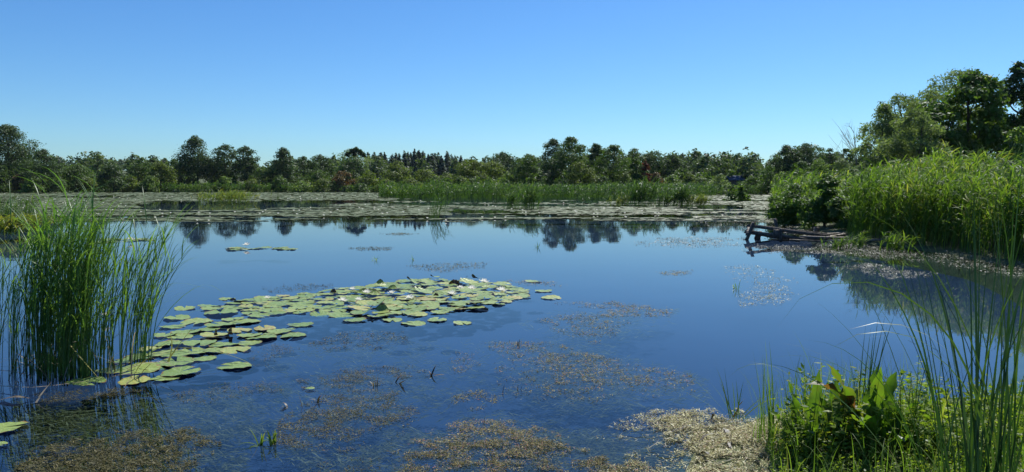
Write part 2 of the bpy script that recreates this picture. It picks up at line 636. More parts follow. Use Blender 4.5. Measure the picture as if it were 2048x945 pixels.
# ------------------------------------------------------------------ land, water
SHORE = [(-60, 2.0), (-8, 2.6), (-2, 3.0), (0.6, 3.2), (1.25, 3.7), (1.5, 4.3), (2.0, 4.75), (3.0, 4.95), (4.6, 5.4), (7.0, 8.2), (9.0, 11.0),
         (10.3, 14.5), (10.5, 18.5), (10.0, 21.5), (11.1, 24.5), (12.3, 32.0), (14.4, 40.0), (19.6, 56.0), (30, 85), (46, 118), (50, 142), (38, 150),
         (24, 146), (8, 146), (-11, 172), (-30, 190), (-56, 199), (-97, 200), (-136, 198), (-220, 200), (-300, 120), (-200, 20)]


def land_z(x, y):
    d = poly_dist(x, y, SHORE)
    z = np.where(d > 0, 0.06 + 0.22 * smooth01(0, 2.5, d) + 0.7 * smooth01(6, 60, d) + 0.05 * (fbm(x * 0.8, y * 0.8) - 0.5) * smooth01(0, 0.8, d),
                 0.06 - 0.9 * smooth01(0, 2.5, -d))
    z = z + 0.7 * smooth01(3, 16, d) * smooth01(12, 26, x) * (1 - smooth01(70, 100, y))
    r = np.hypot(x, y)
    z = z + smooth01(420, 820, r) * (17 + 12 * (fbm(x / 260 + 3, y / 260 + 8, 3) - 0.5) * 2) * (r > 1)
    return z


na, nr = 300, 150
ang = np.linspace(0, 2 * np.pi, na, endpoint=False)
rad = np.concatenate([[0.0], np.geomspace(0.6, 4500, nr - 1)])
rr, aa = np.meshgrid(rad, ang, indexing='ij')
gx, gy = rr * np.cos(aa), rr * np.sin(aa)
gz = land_z(gx, gy)
V = np.stack([gx, gy, gz], -1).reshape(-1, 3)
ii, jj = np.meshgrid(np.arange(nr - 1), np.arange(na), indexing='ij')
j2 = (jj + 1) % na
Fq = np.stack([ii * na + jj, (ii + 1) * na + jj, (ii + 1) * na + j2, ii * na + j2], -1).reshape(-1, 4)
tag(build('ground', V, Fq[na:], M['ground'], smooth=True), 'low grassy bank and land around the pond', kind='structure')
# close the middle of the sheet
c_ring = V[na:2 * na]
tag(build('ground', np.concatenate([[[0, 0, float(gz[0, 0])]], c_ring]),
          np.array([(0, 1 + i, 1 + (i + 1) % na) for i in range(na)]), M['ground'], smooth=True), 'trodden bank underfoot', kind='structure')

wx = np.linspace(-320, 120, 45)
wy = np.linspace(-2, 230, 30)
X, Y = np.meshgrid(wx, wy, indexing='ij')
Vw = np.stack([X, Y, np.zeros_like(X)], -1).reshape(-1, 3)
a, b = np.meshgrid(np.arange(44), np.arange(29), indexing='ij')
Fw = np.stack([a * 30 + b, (a + 1) * 30 + b, (a + 1) * 30 + b + 1, a * 30 + b + 1], -1).reshape(-1, 4)
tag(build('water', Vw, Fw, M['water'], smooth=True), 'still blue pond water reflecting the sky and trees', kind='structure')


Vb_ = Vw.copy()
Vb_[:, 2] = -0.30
tag(build('pond_murk', Vb_, Fw, M['bed'], smooth=True), 'dark blue sheet standing in for the murky depth of the pond', kind='structure')  # opaque sheet added in place of murky depth, above the real bottom

# ------------------------------------------------------------------ trees
def profile(kind, t):
    t = np.clip(t, 0, 1)
    if kind == 'cone':
        return 0.25 + 0.75 * np.clip((1 - t) / 0.75, 0, 1) ** 0.8 * np.clip(t / 0.12, 0, 1) ** 0.5 if np.isscalar(t) else np.where(t < 0.25, 0.7 + 1.2 * t, 1.0) * np.clip((1.06 - t) / 0.81, 0, 1) ** 0.75
    if kind == 'dome':
        return np.sqrt(np.clip(1 - t ** 2.4, 0, 1)) * (0.8 + 0.2 * np.minimum(t * 4, 1))
    if kind == 'oval':
        return np.clip(np.sin(np.pi * (0.12 + 0.86 * t) ** 1.15), 0, 1) ** 0.7
    if kind == 'spire':
        return np.clip(1.05 - t, 0, 1) ** 0.9
    return np.sqrt(np.clip(1 - (2 * t - 1) ** 2, 0, 1)) ** 0.8  # round


def crown_cloud(rng, w, z0, z1, shape, leaf, n, aspect=0.6, droop=0.0, blob=0.17, ragged=0.12):
    """leaves on many clumps that hang near the crown's outline, plus loose sprays that break the outline up"""
    H = z1 - z0
    nb = int(np.clip(H * w * 0.9, 26, 110))
    t = rng.random(nb) ** 0.85
    t[:4] = [0.93, 0.86, 0.5, 0.2]
    ph = rng.random(nb) * 2 * np.pi
    pr = profile(shape, t) * (1 + 0.22 * np.sin(2 * ph + rng.random() * 6) * rng.random() + 0.16 * np.sin(3 * ph + 5 * t + rng.random() * 6))
    r = pr * w / 2 * np.sqrt(rng.random(nb) * 0.72 + 0.28)
    rb = blob * w * (0.55 + 0.75 * rng.random(nb) ** 1.5) * (0.5 + 0.5 * pr)
    rb = np.minimum(rb, 0.28 * H)
    r = np.clip(r - rb * 0.55, 0, None)
    c = np.stack([r * np.cos(ph), r * np.sin(ph), z0 + rb * 0.5 + t * (H - rb * 1.25)], -1)
    c[0] = [0, 0, z1 - rb[0] * 0.9]
    wgt = rb ** 1.7
    bi = rng.choice(nb, n, p=wgt / wgt.sum())
    d = rand_unit(n, rng)
    d[:, 2] = np.where(d[:, 2] < -0.35, -d[:, 2], d[:, 2])
    dist = rb[bi] * (0.5 + 0.62 * rng.random(n) ** 0.7)
    loose = rng.random(n) < 0.16
    dist = np.where(loose, rb[bi] * (0.9 + 0.55 * rng.random(n)), dist)
    C = c[bi] + d * dist[:, None] * np.array([1, 1, 0.72])
    C += rng.normal(size=(n, 3)) * leaf * ragged * 4
    if droop:
        C[:, 2] -= droop * rng.random(n) ** 2
    C[:, 2] = np.maximum(C[:, 2], max(z0 * 0.5, 0.02))
    Nn = unit(d * 1.0 + rand_unit(n, rng) * 0.75 + np.array([0, 0, 0.3]))
    ax = None
    if droop:
        ax = unit(np.stack([d[:, 0] * 0.7, d[:, 1] * 0.7, 0.25 - 0.9 * rng.random(n)], -1) + rng.normal(size=(n, 3)) * 0.4)
        Nn = unit(np.cross(ax, rand_unit(n, rng)))
    sz = leaf * (0.55 + 0.8 * rng.random(n))
    Vc, Fc = diamonds(C, Nn, sz, aspect, rng, ax)
    bt = rng.random(nb)
    tint = np.clip(0.35 * bt[bi] + 0.65 * rng.random(n), 0, 1)
    return Vc, Fc, tint, c, rb


def tree(name, label, cat, px, top, wpx, D, mat, shape='round', group=None, low=0.12, leaf=None, dens=1.0, n_limb=4, aspect=0.6, droop=0.0, seed=None, bark='bark', foliage='crown', z_base=None, blob=0.17):
    rng = np.random.default_rng(int(px * 31 + top * 7 + D) if seed is None else seed)
    p = P(px, top, D)
    bx = p[0]
    zb = float(land_z(np.array([bx]), np.array([D]))[0]) if z_base is None else z_base
    h = max(p[2] - zb, 0.5)
    w = wpx / F_PX * D * (1.22 if cat == 'tree' and D > 50 else 1.08)
    leaf = leaf or max(0.00112 * D, 0.055)
    root = empty(name, (bx, D, zb - 0.05))
    tag(root, label, cat, group)
    area = 3.0 * w * h * (1 - low) + w * w
    n = int(np.clip(dens * area / (leaf * leaf * 1.3), 250, 24000))
    Vc, Fc, T, c, rb = crown_cloud(rng, w, low * h if cat != 'shrub' else -0.10 * h, h, shape, leaf, n, aspect, droop, blob)
    build(foliage, Vc, Fc, M[mat], root, T)
    tr = max(0.018 * h, 0.05)
    hh = h * 0.8
    k = 6
    zz = np.linspace(0, 1, k)
    path = np.stack([np.cumsum(rng.normal(size=k) * 0.015 * h), np.cumsum(rng.normal(size=k) * 0.015 * h), zz * hh], -1)
    path[0, :2] = 0
    Vt, Ft = tube(path, tr * (1.15 - zz * 0.95), 7)
    build('trunk', Vt, Ft, M[bark], root, smooth=True)
    idx = rng.permutation(len(c))[:n_limb]
    for i in idx:
        e = c[i]
        zs = np.clip(e[2] - 0.45 * np.hypot(e[0], e[1]) - 0.1 * h, 0.15 * h, hh * 0.9)
        s0 = np.array([np.interp(zs, path[:, 2], path[:, 0]), np.interp(zs, path[:, 2], path[:, 1]), zs])
        mid = (s0 + e) / 2 + np.array([0, 0, -0.05 * h]) + rng.normal(size=3) * 0.02 * h
        tt = np.linspace(0, 1, 5)[:, None]
        pp = (1 - tt) ** 2 * s0 + 2 * tt * (1 - tt) * mid + tt ** 2 * e
        Vl, Fl = tube(pp, tr * np.array([0.55, 0.45, 0.35, 0.25, 0.12]), 5)
        build('limb', Vl, Fl, M[bark], root, smooth=True)
    return root


FT = 'trees along the far shore'
# px, crown top, width in photo, distance, foliage, shape, label
for (px, top, w, D, mat, shape, low, lab) in [
    (14, 247, 104, 172, 'dark', 'dome', 0.1, 'tall broad dark tree at the left end of the far shore'),
    (86, 298, 62, 168, 'dark', 'dome', 0.05, 'rounded dark green tree right beside the tall leftmost tree'),
    (152, 328, 80, 185, 'mid', 'dome', 0.05, 'low wide green tree between the rounded dark tree and the feathery thin tree'),
    (196, 303, 34, 215, 'grey', 'oval', 0.2, 'thin feathery tree with a pale open top above the left scrub'),
    (226, 323, 42, 180, 'dark', 'round', 0.05, 'small round dark tree just right of the thin feathery tree'),
    (283, 315, 44, 205, 'mid', 'dome', 0.1, 'medium green tree midway between the round dark tree and the tallest dark alder'),
    (318, 320, 50, 195, 'olive', 'dome', 0.05, 'olive green bushy tree second to the left of the tallest dark alder'),
    (346, 318, 44, 215, 'mid', 'oval', 0.1, 'green tree tucked against the left side of the tallest dark alder'),
    (390, 270, 82, 206, 'dark', 'cone', 0.04, 'tallest dark alder with a stepped pointed crown on the far shore'),
    (450, 287, 56, 206, 'dark', 'oval', 0.05, 'dark tree with a flat broad top just right of the tallest alder'),
    (491, 291, 46, 204, 'dark', 'oval', 0.05, 'dark narrow tree with a pointed top, right of the flat topped one'),
    (527, 332, 44, 200, 'mid', 'dome', 0.05, 'low green tree in the dip between the dark narrow tree and the lone dark cone'),
    (566, 295, 62, 203, 'dark', 'cone', 0.04, 'dark conical tree standing alone right of the dip in the tree line'),
    (606, 312, 46, 215, 'dark', 'oval', 0.05, 'dark tree with a flattened top right of the dark conical tree'),
    (640, 309, 52, 225, 'dark', 'round', 0.05, 'dark round tree left of the mistletoe tree'),
    (640, 340, 52, 198, 'mid', 'dome', 0.05, 'green spreading tree in front of the dark round tree'),
    (705, 312, 62, 200, 'dark', 'oval', 0.05, 'dark leafy tree below and right of the mistletoe balls'),
    (687, 342, 42, 190, 'rust', 'round', 0.05, 'reddish brown bush tree in front of the mistletoe tree'),
    (735, 340, 46, 188, 'olive', 'dome', 0.05, 'yellow green low tree right of the reddish brown bush tree'),
    (795, 322, 62, 185, 'olive', 'oval', 0.05, 'olive tree with a rounded head in front of the spruce ridge'),
    (850, 338, 56, 180, 'olive', 'dome', 0.05, 'olive spreading tree right of the rounded olive tree'),
    (890, 345, 50, 178, 'olive', 'oval', 0.1, 'yellowish low tree midway along the olive thicket'),
    (942, 318, 64, 175, 'olive', 'oval', 0.3, 'taller olive tree with visible thin stems over the central reeds'),
    (985, 322, 52, 172, 'olive', 'oval', 0.32, 'loose olive tree right of the taller olive one'),
    (1005, 303, 74, 250, 'dark', 'dome', 0.05, 'broad dark tree behind the loose olive trees, left of the green round tree'),
    (1056, 307, 58, 160, 'mid', 'round', 0.05, 'green round headed tree at the left of the big central group'),
    (1106, 277, 60, 150, 'dark', 'oval', 0.04, 'left of the two tallest trees in the big central group'),
    (1142, 272, 70, 141, 'mid', 'oval', 0.04, 'tallest full green tree in the big central group'),
    (1162, 322, 58, 134, 'olive', 'round', 0.05, 'lighter green small tree in front of the tallest central tree'),
    (1192, 287, 54, 150, 'dark', 'oval', 0.04, 'dark tree with a knobbly top right of the tallest central tree'),
    (1228, 289, 72, 142, 'mid', 'oval', 0.04, 'big fresh green tree at the right of the central group'),
    (1268, 296, 54, 185, 'dark', 'dome', 0.05, 'dark flat topped tree behind the tree with red leaves'),
    (1272, 316, 46, 138, 'mid', 'oval', 0.05, 'green tree to the left of the scarlet crown'),
    (1291, 322, 20, 137, 'red', 'oval', 0.3, 'slim small tree with scarlet leaves'),
    (1306, 300, 52, 190, 'dark', 'round', 0.05, 'dark round tree behind and right of the scarlet tree'),
    (1346, 308, 52, 190, 'dark', 'oval', 0.05, 'dark tree with an uneven top left of the broad dark oak pair'),
    (1362, 336, 44, 165, 'mid', 'dome', 0.05, 'mid green tree in front of the uneven dark tree'),
    (1394, 303, 56, 195, 'dark', 'dome', 0.05, 'broad dark tree left in the flat topped pair behind the lagoon'),
    (1412, 312, 60, 170, 'dark', 'round', 0.04, 'dense dark round tree in front of the flat topped pair'),
    (1450, 303, 50, 190, 'dark', 'dome', 0.05, 'dark tree right in the flat topped pair, above the blue roof'),
    (1480, 306, 46, 200, 'dark', 'dome', 0.05, 'last dark tree before the gap with the distant hill'),
    (1467, 332, 30, 152, 'light', 'oval', 0.1, 'small pale yellow green tree beside the blue roofed hut'),
    (1573, 290, 66, 152, 'dark', 'dome', 0.05, 'dark domed tree left in the broad dark clump before the willows'),
    (1612, 285, 92, 150, 'dark', 'dome', 0.05, 'broadest dark domed tree in the clump before the willows'),
    (1660, 296, 46, 150, 'dark', 'dome', 0.05, 'small dark tree at the right end of the broad dark clump'),
    (1692, 297, 44, 120, 'mid', 'dome', 0.05, 'green tree just left of the bare dead tree'),
    (1735, 285, 50, 110, 'dark', 'dome', 0.05, 'dark tree behind the bare dead tree'),
]:
    tree('broadleaf_tree', lab, 'tree', px, top, w, D, mat, shape, FT, low)

# mistletoe tree with its balls
tree('broadleaf_tree', 'thin crowned pale tree carrying dark mistletoe balls', 'tree', 706, 296, 66, 214, 'grey', 'oval', FT, 0.3, dens=0.45)
for (px, py, r, lab) in [(695, 309, 5, 'leftmost dark mistletoe ball in the pale tree'), (704, 303, 5.5, 'dark mistletoe ball second from the left in the pale tree'),
                         (712, 300, 6, 'topmost dark mistletoe ball in the pale tree'), (720, 305, 6, 'dark mistletoe ball just right of the topmost one'),
                         (727, 310, 5, 'rightmost dark mistletoe ball in the pale tree'), (709, 311, 5, 'lowest dark mistletoe ball in the pale tree')]:
    rng = np.random.default_rng(int(px * 3))
    c = P(px, py, 211)
    rad_ = r / F_PX * 211
    d = rand_unit(260, rng)
    Vm, Fm = diamonds(d * rad_ * (0.5 + 0.5 * rng.random((260, 1))), unit(d + rand_unit(260, rng)), 0.24, 0.6, rng)
    o = build('mistletoe', Vm, Fm, M['dark'], None, rng.random(260) * 0.4)
    o.location = c
    tag(o, lab, 'mistletoe', 'mistletoe balls in the pale tree')


# spruces on the ridge
def spruce(px, top, D, wpx, label, group):
    rng = np.random.default_rng(int(px * 13 + top))
    p = P(px, top, D)
    zb = float(land_z(np.array([p[0]]), np.array([D]))[0])
    h, w = p[2] - zb, wpx / F_PX * D
    root = empty('spruce_tree', (p[0], D, zb))
    tag(root, label, 'tree', group)
    n = 1700
    t = 1 - rng.random(n) ** 0.55
    t = np.clip(t + rng.normal(size=n) * 0.01, 0, 1)
    rmax = w / 2 * np.clip(1.02 - t, 0.03, 1) ** 0.7 * (0.72 + 0.35 * rng.random(n)) * (1 + 0.12 * np.sin(t * 60))
    r = rmax * (0.35 + 0.65 * rng.random(n))
    ph = rng.random(n) * 2 * np.pi
    C = np.stack([r * np.cos(ph), r * np.sin(ph), 0.04 * h + t * 0.97 * h - 0.2 * r], -1)
    ax = unit(np.stack([np.cos(ph), np.sin(ph), -0.25 * np.ones(n)], -1) + rng.normal(size=(n, 3)) * 0.25)
    Nn = unit(np.stack([0.6 * np.cos(ph), 0.6 * np.sin(ph), 0.8 * np.ones(n)], -1) + rng.normal(size=(n, 3)) * 0.5)
    Vc, Fc = diamonds(C, Nn, 0.85 * (0.6 + 0.6 * rng.random(n)) * (0.6 + 0.4 * (1 - t)), 0.6, rng, ax)
    build('crown', Vc, Fc, M['spruce'], root, rng.random(n))
    Vt, Ft = tube([(0, 0, 0), (0, 0, h * 0.5), (0, 0, h * 0.99)], [0.2, 0.13, 0.03], 6)
    build('trunk', Vt, Ft, M['bark'], root, smooth=True)


GS = 'spruces on the ridge behind the far shore'
srng = np.random.default_rng(61)
ridge = [(668, 309), (838, 298), (930, 319)] + [(x + srng.normal() * 3.5, 303 + 4.0 * abs((x - 835) / 60) ** 1.3 * (1 if x > 835 else 0.35) + srng.normal() * 2.6) for x in np.linspace(738, 918, 27)]
for i, (px, top) in enumerate(ridge):
    lab = 'pointed dark spruce among those on the ridge right of the mistletoe tree'
    if px == 668:
        lab = 'single pointed spruce just left of the mistletoe tree'
    if px == 838:
        lab = 'highest pointed spruce in the middle of the ridge'
    if px == 930:
        lab = 'last low spruce at the right end of the ridge'
    spruce(px, top + 2, 292 + 14 * ((i * 5) % 4), 30 + srng.random() * 20, lab, GS)

# shrubs along the far shore
SH = 'shrubs along the far shore'
for (px, top, w, D, mat, lab) in [
    (4, 330, 56, 166, 'mid', 'green shrub under the tall leftmost tree at the frame edge'),
    (36, 348, 34, 164, 'rust', 'brownish red shrub under the tall leftmost tree'),
    (66, 352, 46, 164, 'light', 'fresh green shrub right of the brownish red shrub'),
    (110, 356, 50, 178, 'mid', 'green shrub at the foot of the rounded dark tree'),
    (165, 352, 60, 185, 'olive', 'olive shrub behind the tips of the left reeds'),
    (215, 352, 56, 188, 'mid', 'green shrub under the thin feathery tree'),
    (262, 352, 50, 190, 'olive', 'olive shrub left of the tallest alder, behind reed tips'),
    (300, 350, 46, 190, 'light', 'light green shrub on the far shore above the reed tips'),
    (447, 353, 34, 192, 'light', 'small pale feathery bush in front of the dark alders'),
    (505, 357, 50, 192, 'olive', 'olive bush at the foot of the dark narrow tree'),
    (560, 350, 40, 192, 'mid', 'green bush under the dark conical tree'),
    (602, 361, 52, 186, 'light', 'dome shaped light green willow bush at the waterline'),
    (648, 356, 50, 186, 'olive', 'olive bush right of the dome shaped willow bush'),
    (690, 371, 18, 180, 'dark', 'little dark round bush at the waterline'),
    (722, 365, 48, 180, 'mid', 'low grey green bush right of the little dark bush'),
    (770, 356, 52, 176, 'olive', 'olive bush behind the left end of the central reeds'),
    (820, 354, 50, 172, 'olive', 'yellow green bush above the central reeds, below the rounded olive tree'),
    (870, 352, 56, 170, 'mid', 'green bush above the central reeds, below the olive spreading tree'),
    (920, 352, 50, 168, 'olive', 'olive bush among thin stems above the central reeds'),
    (966, 348, 56, 165, 'olive', 'yellowish bush among thin stems left of the round headed tree'),
    (1015, 346, 46, 160, 'light', 'light bush at the left foot of the round headed tree'),
    (1090, 352, 44, 138, 'mid', 'green bush at the foot of the left tallest tree'),
    (1128, 356, 40, 132, 'dark', 'dark bush between the central trees and the reeds'),
    (1205, 350, 46, 132, 'mid', 'green bush at the foot of the big fresh green tree'),
    (1250, 346, 44, 132, 'olive', 'olive bush at the foot of the green tree beside the scarlet crown'),
    (1312, 345, 40, 132, 'rust', 'reddish brown shrub right of the scarlet tree'),
    (1345, 348, 52, 132, 'light', 'pale green rounded shrub above the right end of the central reeds'),
    (1378, 345, 40, 138, 'olive', 'olive shrub right of the pale rounded shrub'),
    (1404, 352, 46, 136, 'grey', 'grey green willow shrub left of the hut'),
    (1438, 348, 54, 136, 'grey', 'larger grey green willow shrub right beside the hut'),
    (1504, 350, 50, 140, 'mid', 'green shrub right of the blue roofed hut'),
    (1540, 330, 56, 130, 'mid', 'green shrub under the left dark domed tree'),
    (1566, 342, 52, 118, 'light', 'fresh green shrub behind the lagoon below the dark clump'),
    (1604, 322, 60, 115, 'mid', 'tall green shrub in front of the broad dark clump'),
    (1640, 316, 60, 100, 'light', 'light green rounded shrub below the small dark tree'),
    (1684, 318, 70, 90, 'grey', 'grey green shrub at the foot of the bare dead tree'),
    (1728, 322, 60, 76, 'grey', 'blue green shrub below the leftmost willow'),
    (1648, 348, 62, 70, 'light', 'bright green bush behind the dark waterside bush'),
    (1606, 352, 50, 80, 'mid', 'green bush behind the tip of the right bank'),
    (1576, 362, 44, 84, 'mid', 'low bush at the far tip of the right bank'),
    (1700, 335, 70, 56, 'mid', 'green bush above the reeds left of the yellow bush'),
]:
    tree('shrub', lab, 'shrub', px, top, w, D, mat, 'dome', SH, 0.0, n_limb=2, foliage='foliage', blob=0.24)

# trees of the right bank
RB = 'trees on the right bank'
for (px, top, w, D, mat, shape, low, kw, lab) in [
    (1768, 205, 92, 66, 'grey', 'oval', 0.16, dict(droop=0.4, aspect=0.3, leaf=0.15, dens=1.5), 'leftmost grey green willow on the right bank'),
    (1800, 184, 96, 70, 'grey', 'round', 0.2, dict(droop=0.35, aspect=0.3, leaf=0.15, dens=1.45), 'higher grey green willow right of the leftmost willow'),
    (1862, 172, 110, 72, 'grey', 'round', 0.2, dict(droop=0.35, aspect=0.3, leaf=0.15, dens=1.45), 'grey green willow between the leftmost willows and the maple'),
    (1832, 214, 130, 60, 'grey', 'dome', 0.12, dict(droop=0.5, aspect=0.28, leaf=0.14, dens=1.8), 'low spreading willow in front with drooping bright branches'),
    (1916, 136, 120, 74, 'grey', 'round', 0.3, dict(droop=0.35, aspect=0.3, leaf=0.15, dens=1.45), 'tall willow whose pale top shows behind the maple'),
    (1948, 140, 132, 64, 'maple', 'oval', 0.2, dict(leaf=0.16, aspect=0.7, dens=1.5), 'big fresh green maple, tallest leafy tree on the right bank'),
    (1884, 205, 84, 62, 'maple', 'round', 0.2, dict(leaf=0.16, aspect=0.7, dens=1.4), 'smaller green tree leaning left of the big maple'),
    (1990, 240, 110, 76, 'dark', 'dome', 0.1, dict(leaf=0.18), 'dark tree in the gap between the maple and the frame edge'),
    (2040, 124, 86, 66, 'dark', 'oval', 0.12, dict(leaf=0.17, dens=1.5), 'dark tall tree cut off by the right frame edge'),
    (2095, 135, 120, 68, 'maple', 'oval', 0.12, dict(leaf=0.18), 'green tree behind the dark tree at the right frame edge'),
    (1770, 290, 80, 72, 'mid', 'dome', 0.05, dict(leaf=0.16), 'green undergrowth tree beneath the leftmost willow'),
    (1850, 290, 90, 68, 'dark', 'dome', 0.05, dict(leaf=0.16), 'dark undergrowth tree beneath the spreading willow'),
    (1920, 285, 80, 74, 'dark', 'dome', 0.05, dict(leaf=0.16), 'dark undergrowth tree beneath the big maple'),
]:
    tree('willow_tree' if 'willow' in lab and 'beneath' not in lab else 'broadleaf_tree', lab, 'tree', px, top, w, D, mat, shape, RB, low, n_limb=9, **kw)
BB = 'bushes on the right bank'
tree('shrub', 'pale leaved tall bush at the right frame edge above the reeds', 'shrub', 2040, 250, 110, 29, 'light', 'dome', BB, 0.0, leaf=0.075, foliage='foliage', aspect=0.5)
tree('shrub', 'yellow leaved small bush above the right reeds', 'shrub', 1812, 336, 46, 24, 'yellow', 'dome', BB, 0.5, leaf=0.05, foliage='foliage', dens=0.7)
tree('shrub', 'shady bush with a sunlit left side at the tip of the right bank', 'shrub', 1592, 366, 100, 31, 'maple', 'dome', BB, 0.0, leaf=0.055, dens=1.9, foliage='foliage', z_base=0.05)
tree('shrub', 'dark dense bush at the water edge just left of the right reeds', 'shrub', 1652, 346, 116, 28.0, 'maple', 'dome', BB, 0.0, leaf=0.055, dens=1.9, foliage='foliage', z_base=0.05)
tree('shrub', 'low green bush filling the gap between the dark dense bush and the reeds', 'shrub', 1698, 362, 80, 26, 'mid', 'dome', BB, 0.0, leaf=0.05, foliage='foliage', dens=1.9)
tree('shrub', 'lowest bush at the very tip of the right bank, touching the water', 'shrub', 1562, 398, 50, 34, 'maple', 'dome', BB, 0.0, leaf=0.055, foliage='foliage', z_base=0.0, dens=1.8)
tree('shrub', 'green bush half sunk in the reeds right of the yellow bush', 'shrub', 1862, 330, 70, 25, 'mid', 'dome', BB, 0.1, leaf=0.07, foliage='foliage')
tree('shrub', 'olive bush topping the reeds left of the yellow bush', 'shrub', 1742, 332, 84, 27, 'olive', 'dome', BB, 0.1, leaf=0.08, foliage='foliage')
tree('shrub', 'bush with orange tinged leaves high in the reeds', 'shrub', 1900, 325, 80, 40, 'olive', 'dome', BB, 0.2, leaf=0.08, foliage='foliage')

# bare dead tree
rng = np.random.default_rng(5)
pt = P(1712, 252, 80)
zb = float(land_z(np.array([pt[0]]), np.array([80.0]))[0])
dead = empty('dead_tree', (pt[0], 80, zb))
tag(dead, 'bare dead tree with thin grey twigs left of the willows', 'tree')
H = pt[2] - zb
zz = np.linspace(0, 1, 7)
tp = np.stack([0.25 * np.sin(zz * 5), 0.1 * np.cos(zz * 4), zz * H], -1)
Vt, Ft = tube(tp, 0.11 * (1.08 - zz), 6)
build('trunk', Vt, Ft, M['pale_bark'], dead, smooth=True)
for i in range(20):
    z0 = H * (0.3 + 0.62 * rng.random())
    az = rng.random() * 2 * np.pi
    ln = (H - z0) * 0.55 + 0.9
    s0 = np.array([np.interp(z0, tp[:, 2], tp[:, 0]), np.interp(z0, tp[:, 2], tp[:, 1]), z0])
    d = np.array([np.cos(az) * 0.6, np.sin(az) * 0.6, 0.75])
    pth = s0 + d * ln * np.linspace(0, 1, 5)[:, None] + rng.normal(size=(5, 3)) * 0.06 * np.linspace(0, 1, 5)[:, None]
    Vt, Ft = tube(pth, 0.028 * np.array([1, .8, .65, .5, .25]), 4)
    limb = build('limb', Vt, Ft, M['pale_bark'], dead, smooth=True)
    for j in range(3):
        s1 = pth[2 + j % 3]
        e1 = s1 + (d + rng.normal(size=3) * 0.55) * ln * 0.4
        Vt, Ft = tube([s1, (s1 + e1) / 2 + rng.normal(size=3) * 0.04, e1], [0.016, 0.012, 0.006], 3)
        build('twig', Vt, Ft, M['pale_bark'], limb)

# woods behind, seen only as a mass
rng = np.random.default_rng(11)


def wood_mass(name, label, n_crowns, xr, yr, hr, leaf, per, mat='far_wood'):
    parts = []
    for i in range(n_crowns):
        x, y = rng.uniform(*xr), rng.uniform(*yr)
        z = float(land_z(np.array([x]), np.array([y]))[0])
        h = rng.uniform(*hr)
        w = h * rng.uniform(0.55, 0.95)
        Vc, Fc, T, _, _ = crown_cloud(rng, w, 0, h, rng.choice(['dome', 'oval', 'spire', 'round']), leaf, per, 0.6, blob=0.24)
        parts.append((Vc + np.array([x, y, z]), Fc, T))
    Vx, Fx, Tx = merge(parts)
    tag(build(name, Vx, Fx, M[mat], None, Tx), label, kind='stuff')


wood_mass('forest', 'dark wood filling the gaps behind the far shore trees', 90, (-210, 120), (225, 275), (8, 12.5), 0.5, 420)
wood_mass('forest', 'dark wood behind the lagoon at the right', 36, (35, 120), (150, 215), (6, 11), 0.42, 420)
wood_mass('hill_forest', 'wooded hill on the horizon', 330, (-620, 700), (620, 860), (9, 15), 1.5, 130)
wood_mass('hill_forest', 'nearer wooded rise below the horizon', 200, (-420, 420), (380, 560), (8, 13), 1.0, 150)
wood_mass('undergrowth', 'low scrub along the far shore', 130, (-170, -8), (201, 212), (2.2, 4.2), 0.34, 260, 'olive')
wood_mass('undergrowth', 'low scrub behind the central reeds', 110, (-14, 62), (148, 160), (2.4, 4.6), 0.3, 260, 'mid')
wood_mass('undergrowth', 'low scrub on the right bank beneath the willows', 110, (22, 62), (44, 84), (1.6, 3.2), 0.16, 420, 'mid')

# blue roofed hut
hp = P(1472, 357, 150)
zb = float(land_z(np.array([hp[0]]), np.array([150.0]))[0])
hut = empty('hut', (hp[0], 150, zb))
tag(hut, 'small hut with a blue roof half hidden by shrubs', 'hut')


def cuboid(a, b):
    x0, y0, z0 = a
    x1, y1, z1 = b
    Vb = np.array([(x0, y0, z0), (x1, y0, z0), (x1, y1, z0), (x0, y1, z0), (x0, y0, z1), (x1, y0, z1), (x1, y1, z1), (x0, y1, z1)])
    return Vb, np.array([(3, 2, 1, 0), (4, 5, 6, 7), (0, 1, 5, 4), (1, 2, 6, 5), (2, 3, 7, 6), (3, 0, 4, 7)])


hh = hp[2] - zb
build('wall', *cuboid((-1.5, -1.2, 0), (1.5, 1.2, hh - 0.35)), M['hut_wall'], hut)
Vr = np.array([(-1.85, -1.6, hh - 0.45), (1.85, -1.6, hh - 0.45), (1.85, 0, hh + 0.45), (-1.85, 0, hh + 0.45), (1.85, 1.6, hh - 0.45), (-1.85, 1.6, hh - 0.45)])
Vr = np.concatenate([Vr, Vr + np.array([0, 0, 0.09])])
build('roof', Vr, [np.array([(0, 1, 2, 3), (3, 2, 4, 5), (7, 6, 9, 8), (8, 9, 11, 10), (0, 6, 7, 1), (4, 10, 11, 5), (1, 7, 8, 2), (2, 8, 10, 4), (0, 3, 9, 6), (3, 5, 11, 9)])], M['hut_roof'], hut)
wf = build('window', *cuboid((-0.5, -1.25, 0.9), (0.5, -1.19, 1.7)), M['grey_wood'], hut)
build('pane', *cuboid((-0.42, -1.27, 0.98), (0.42, -1.24, 1.62)), M['hut_glass'], wf)


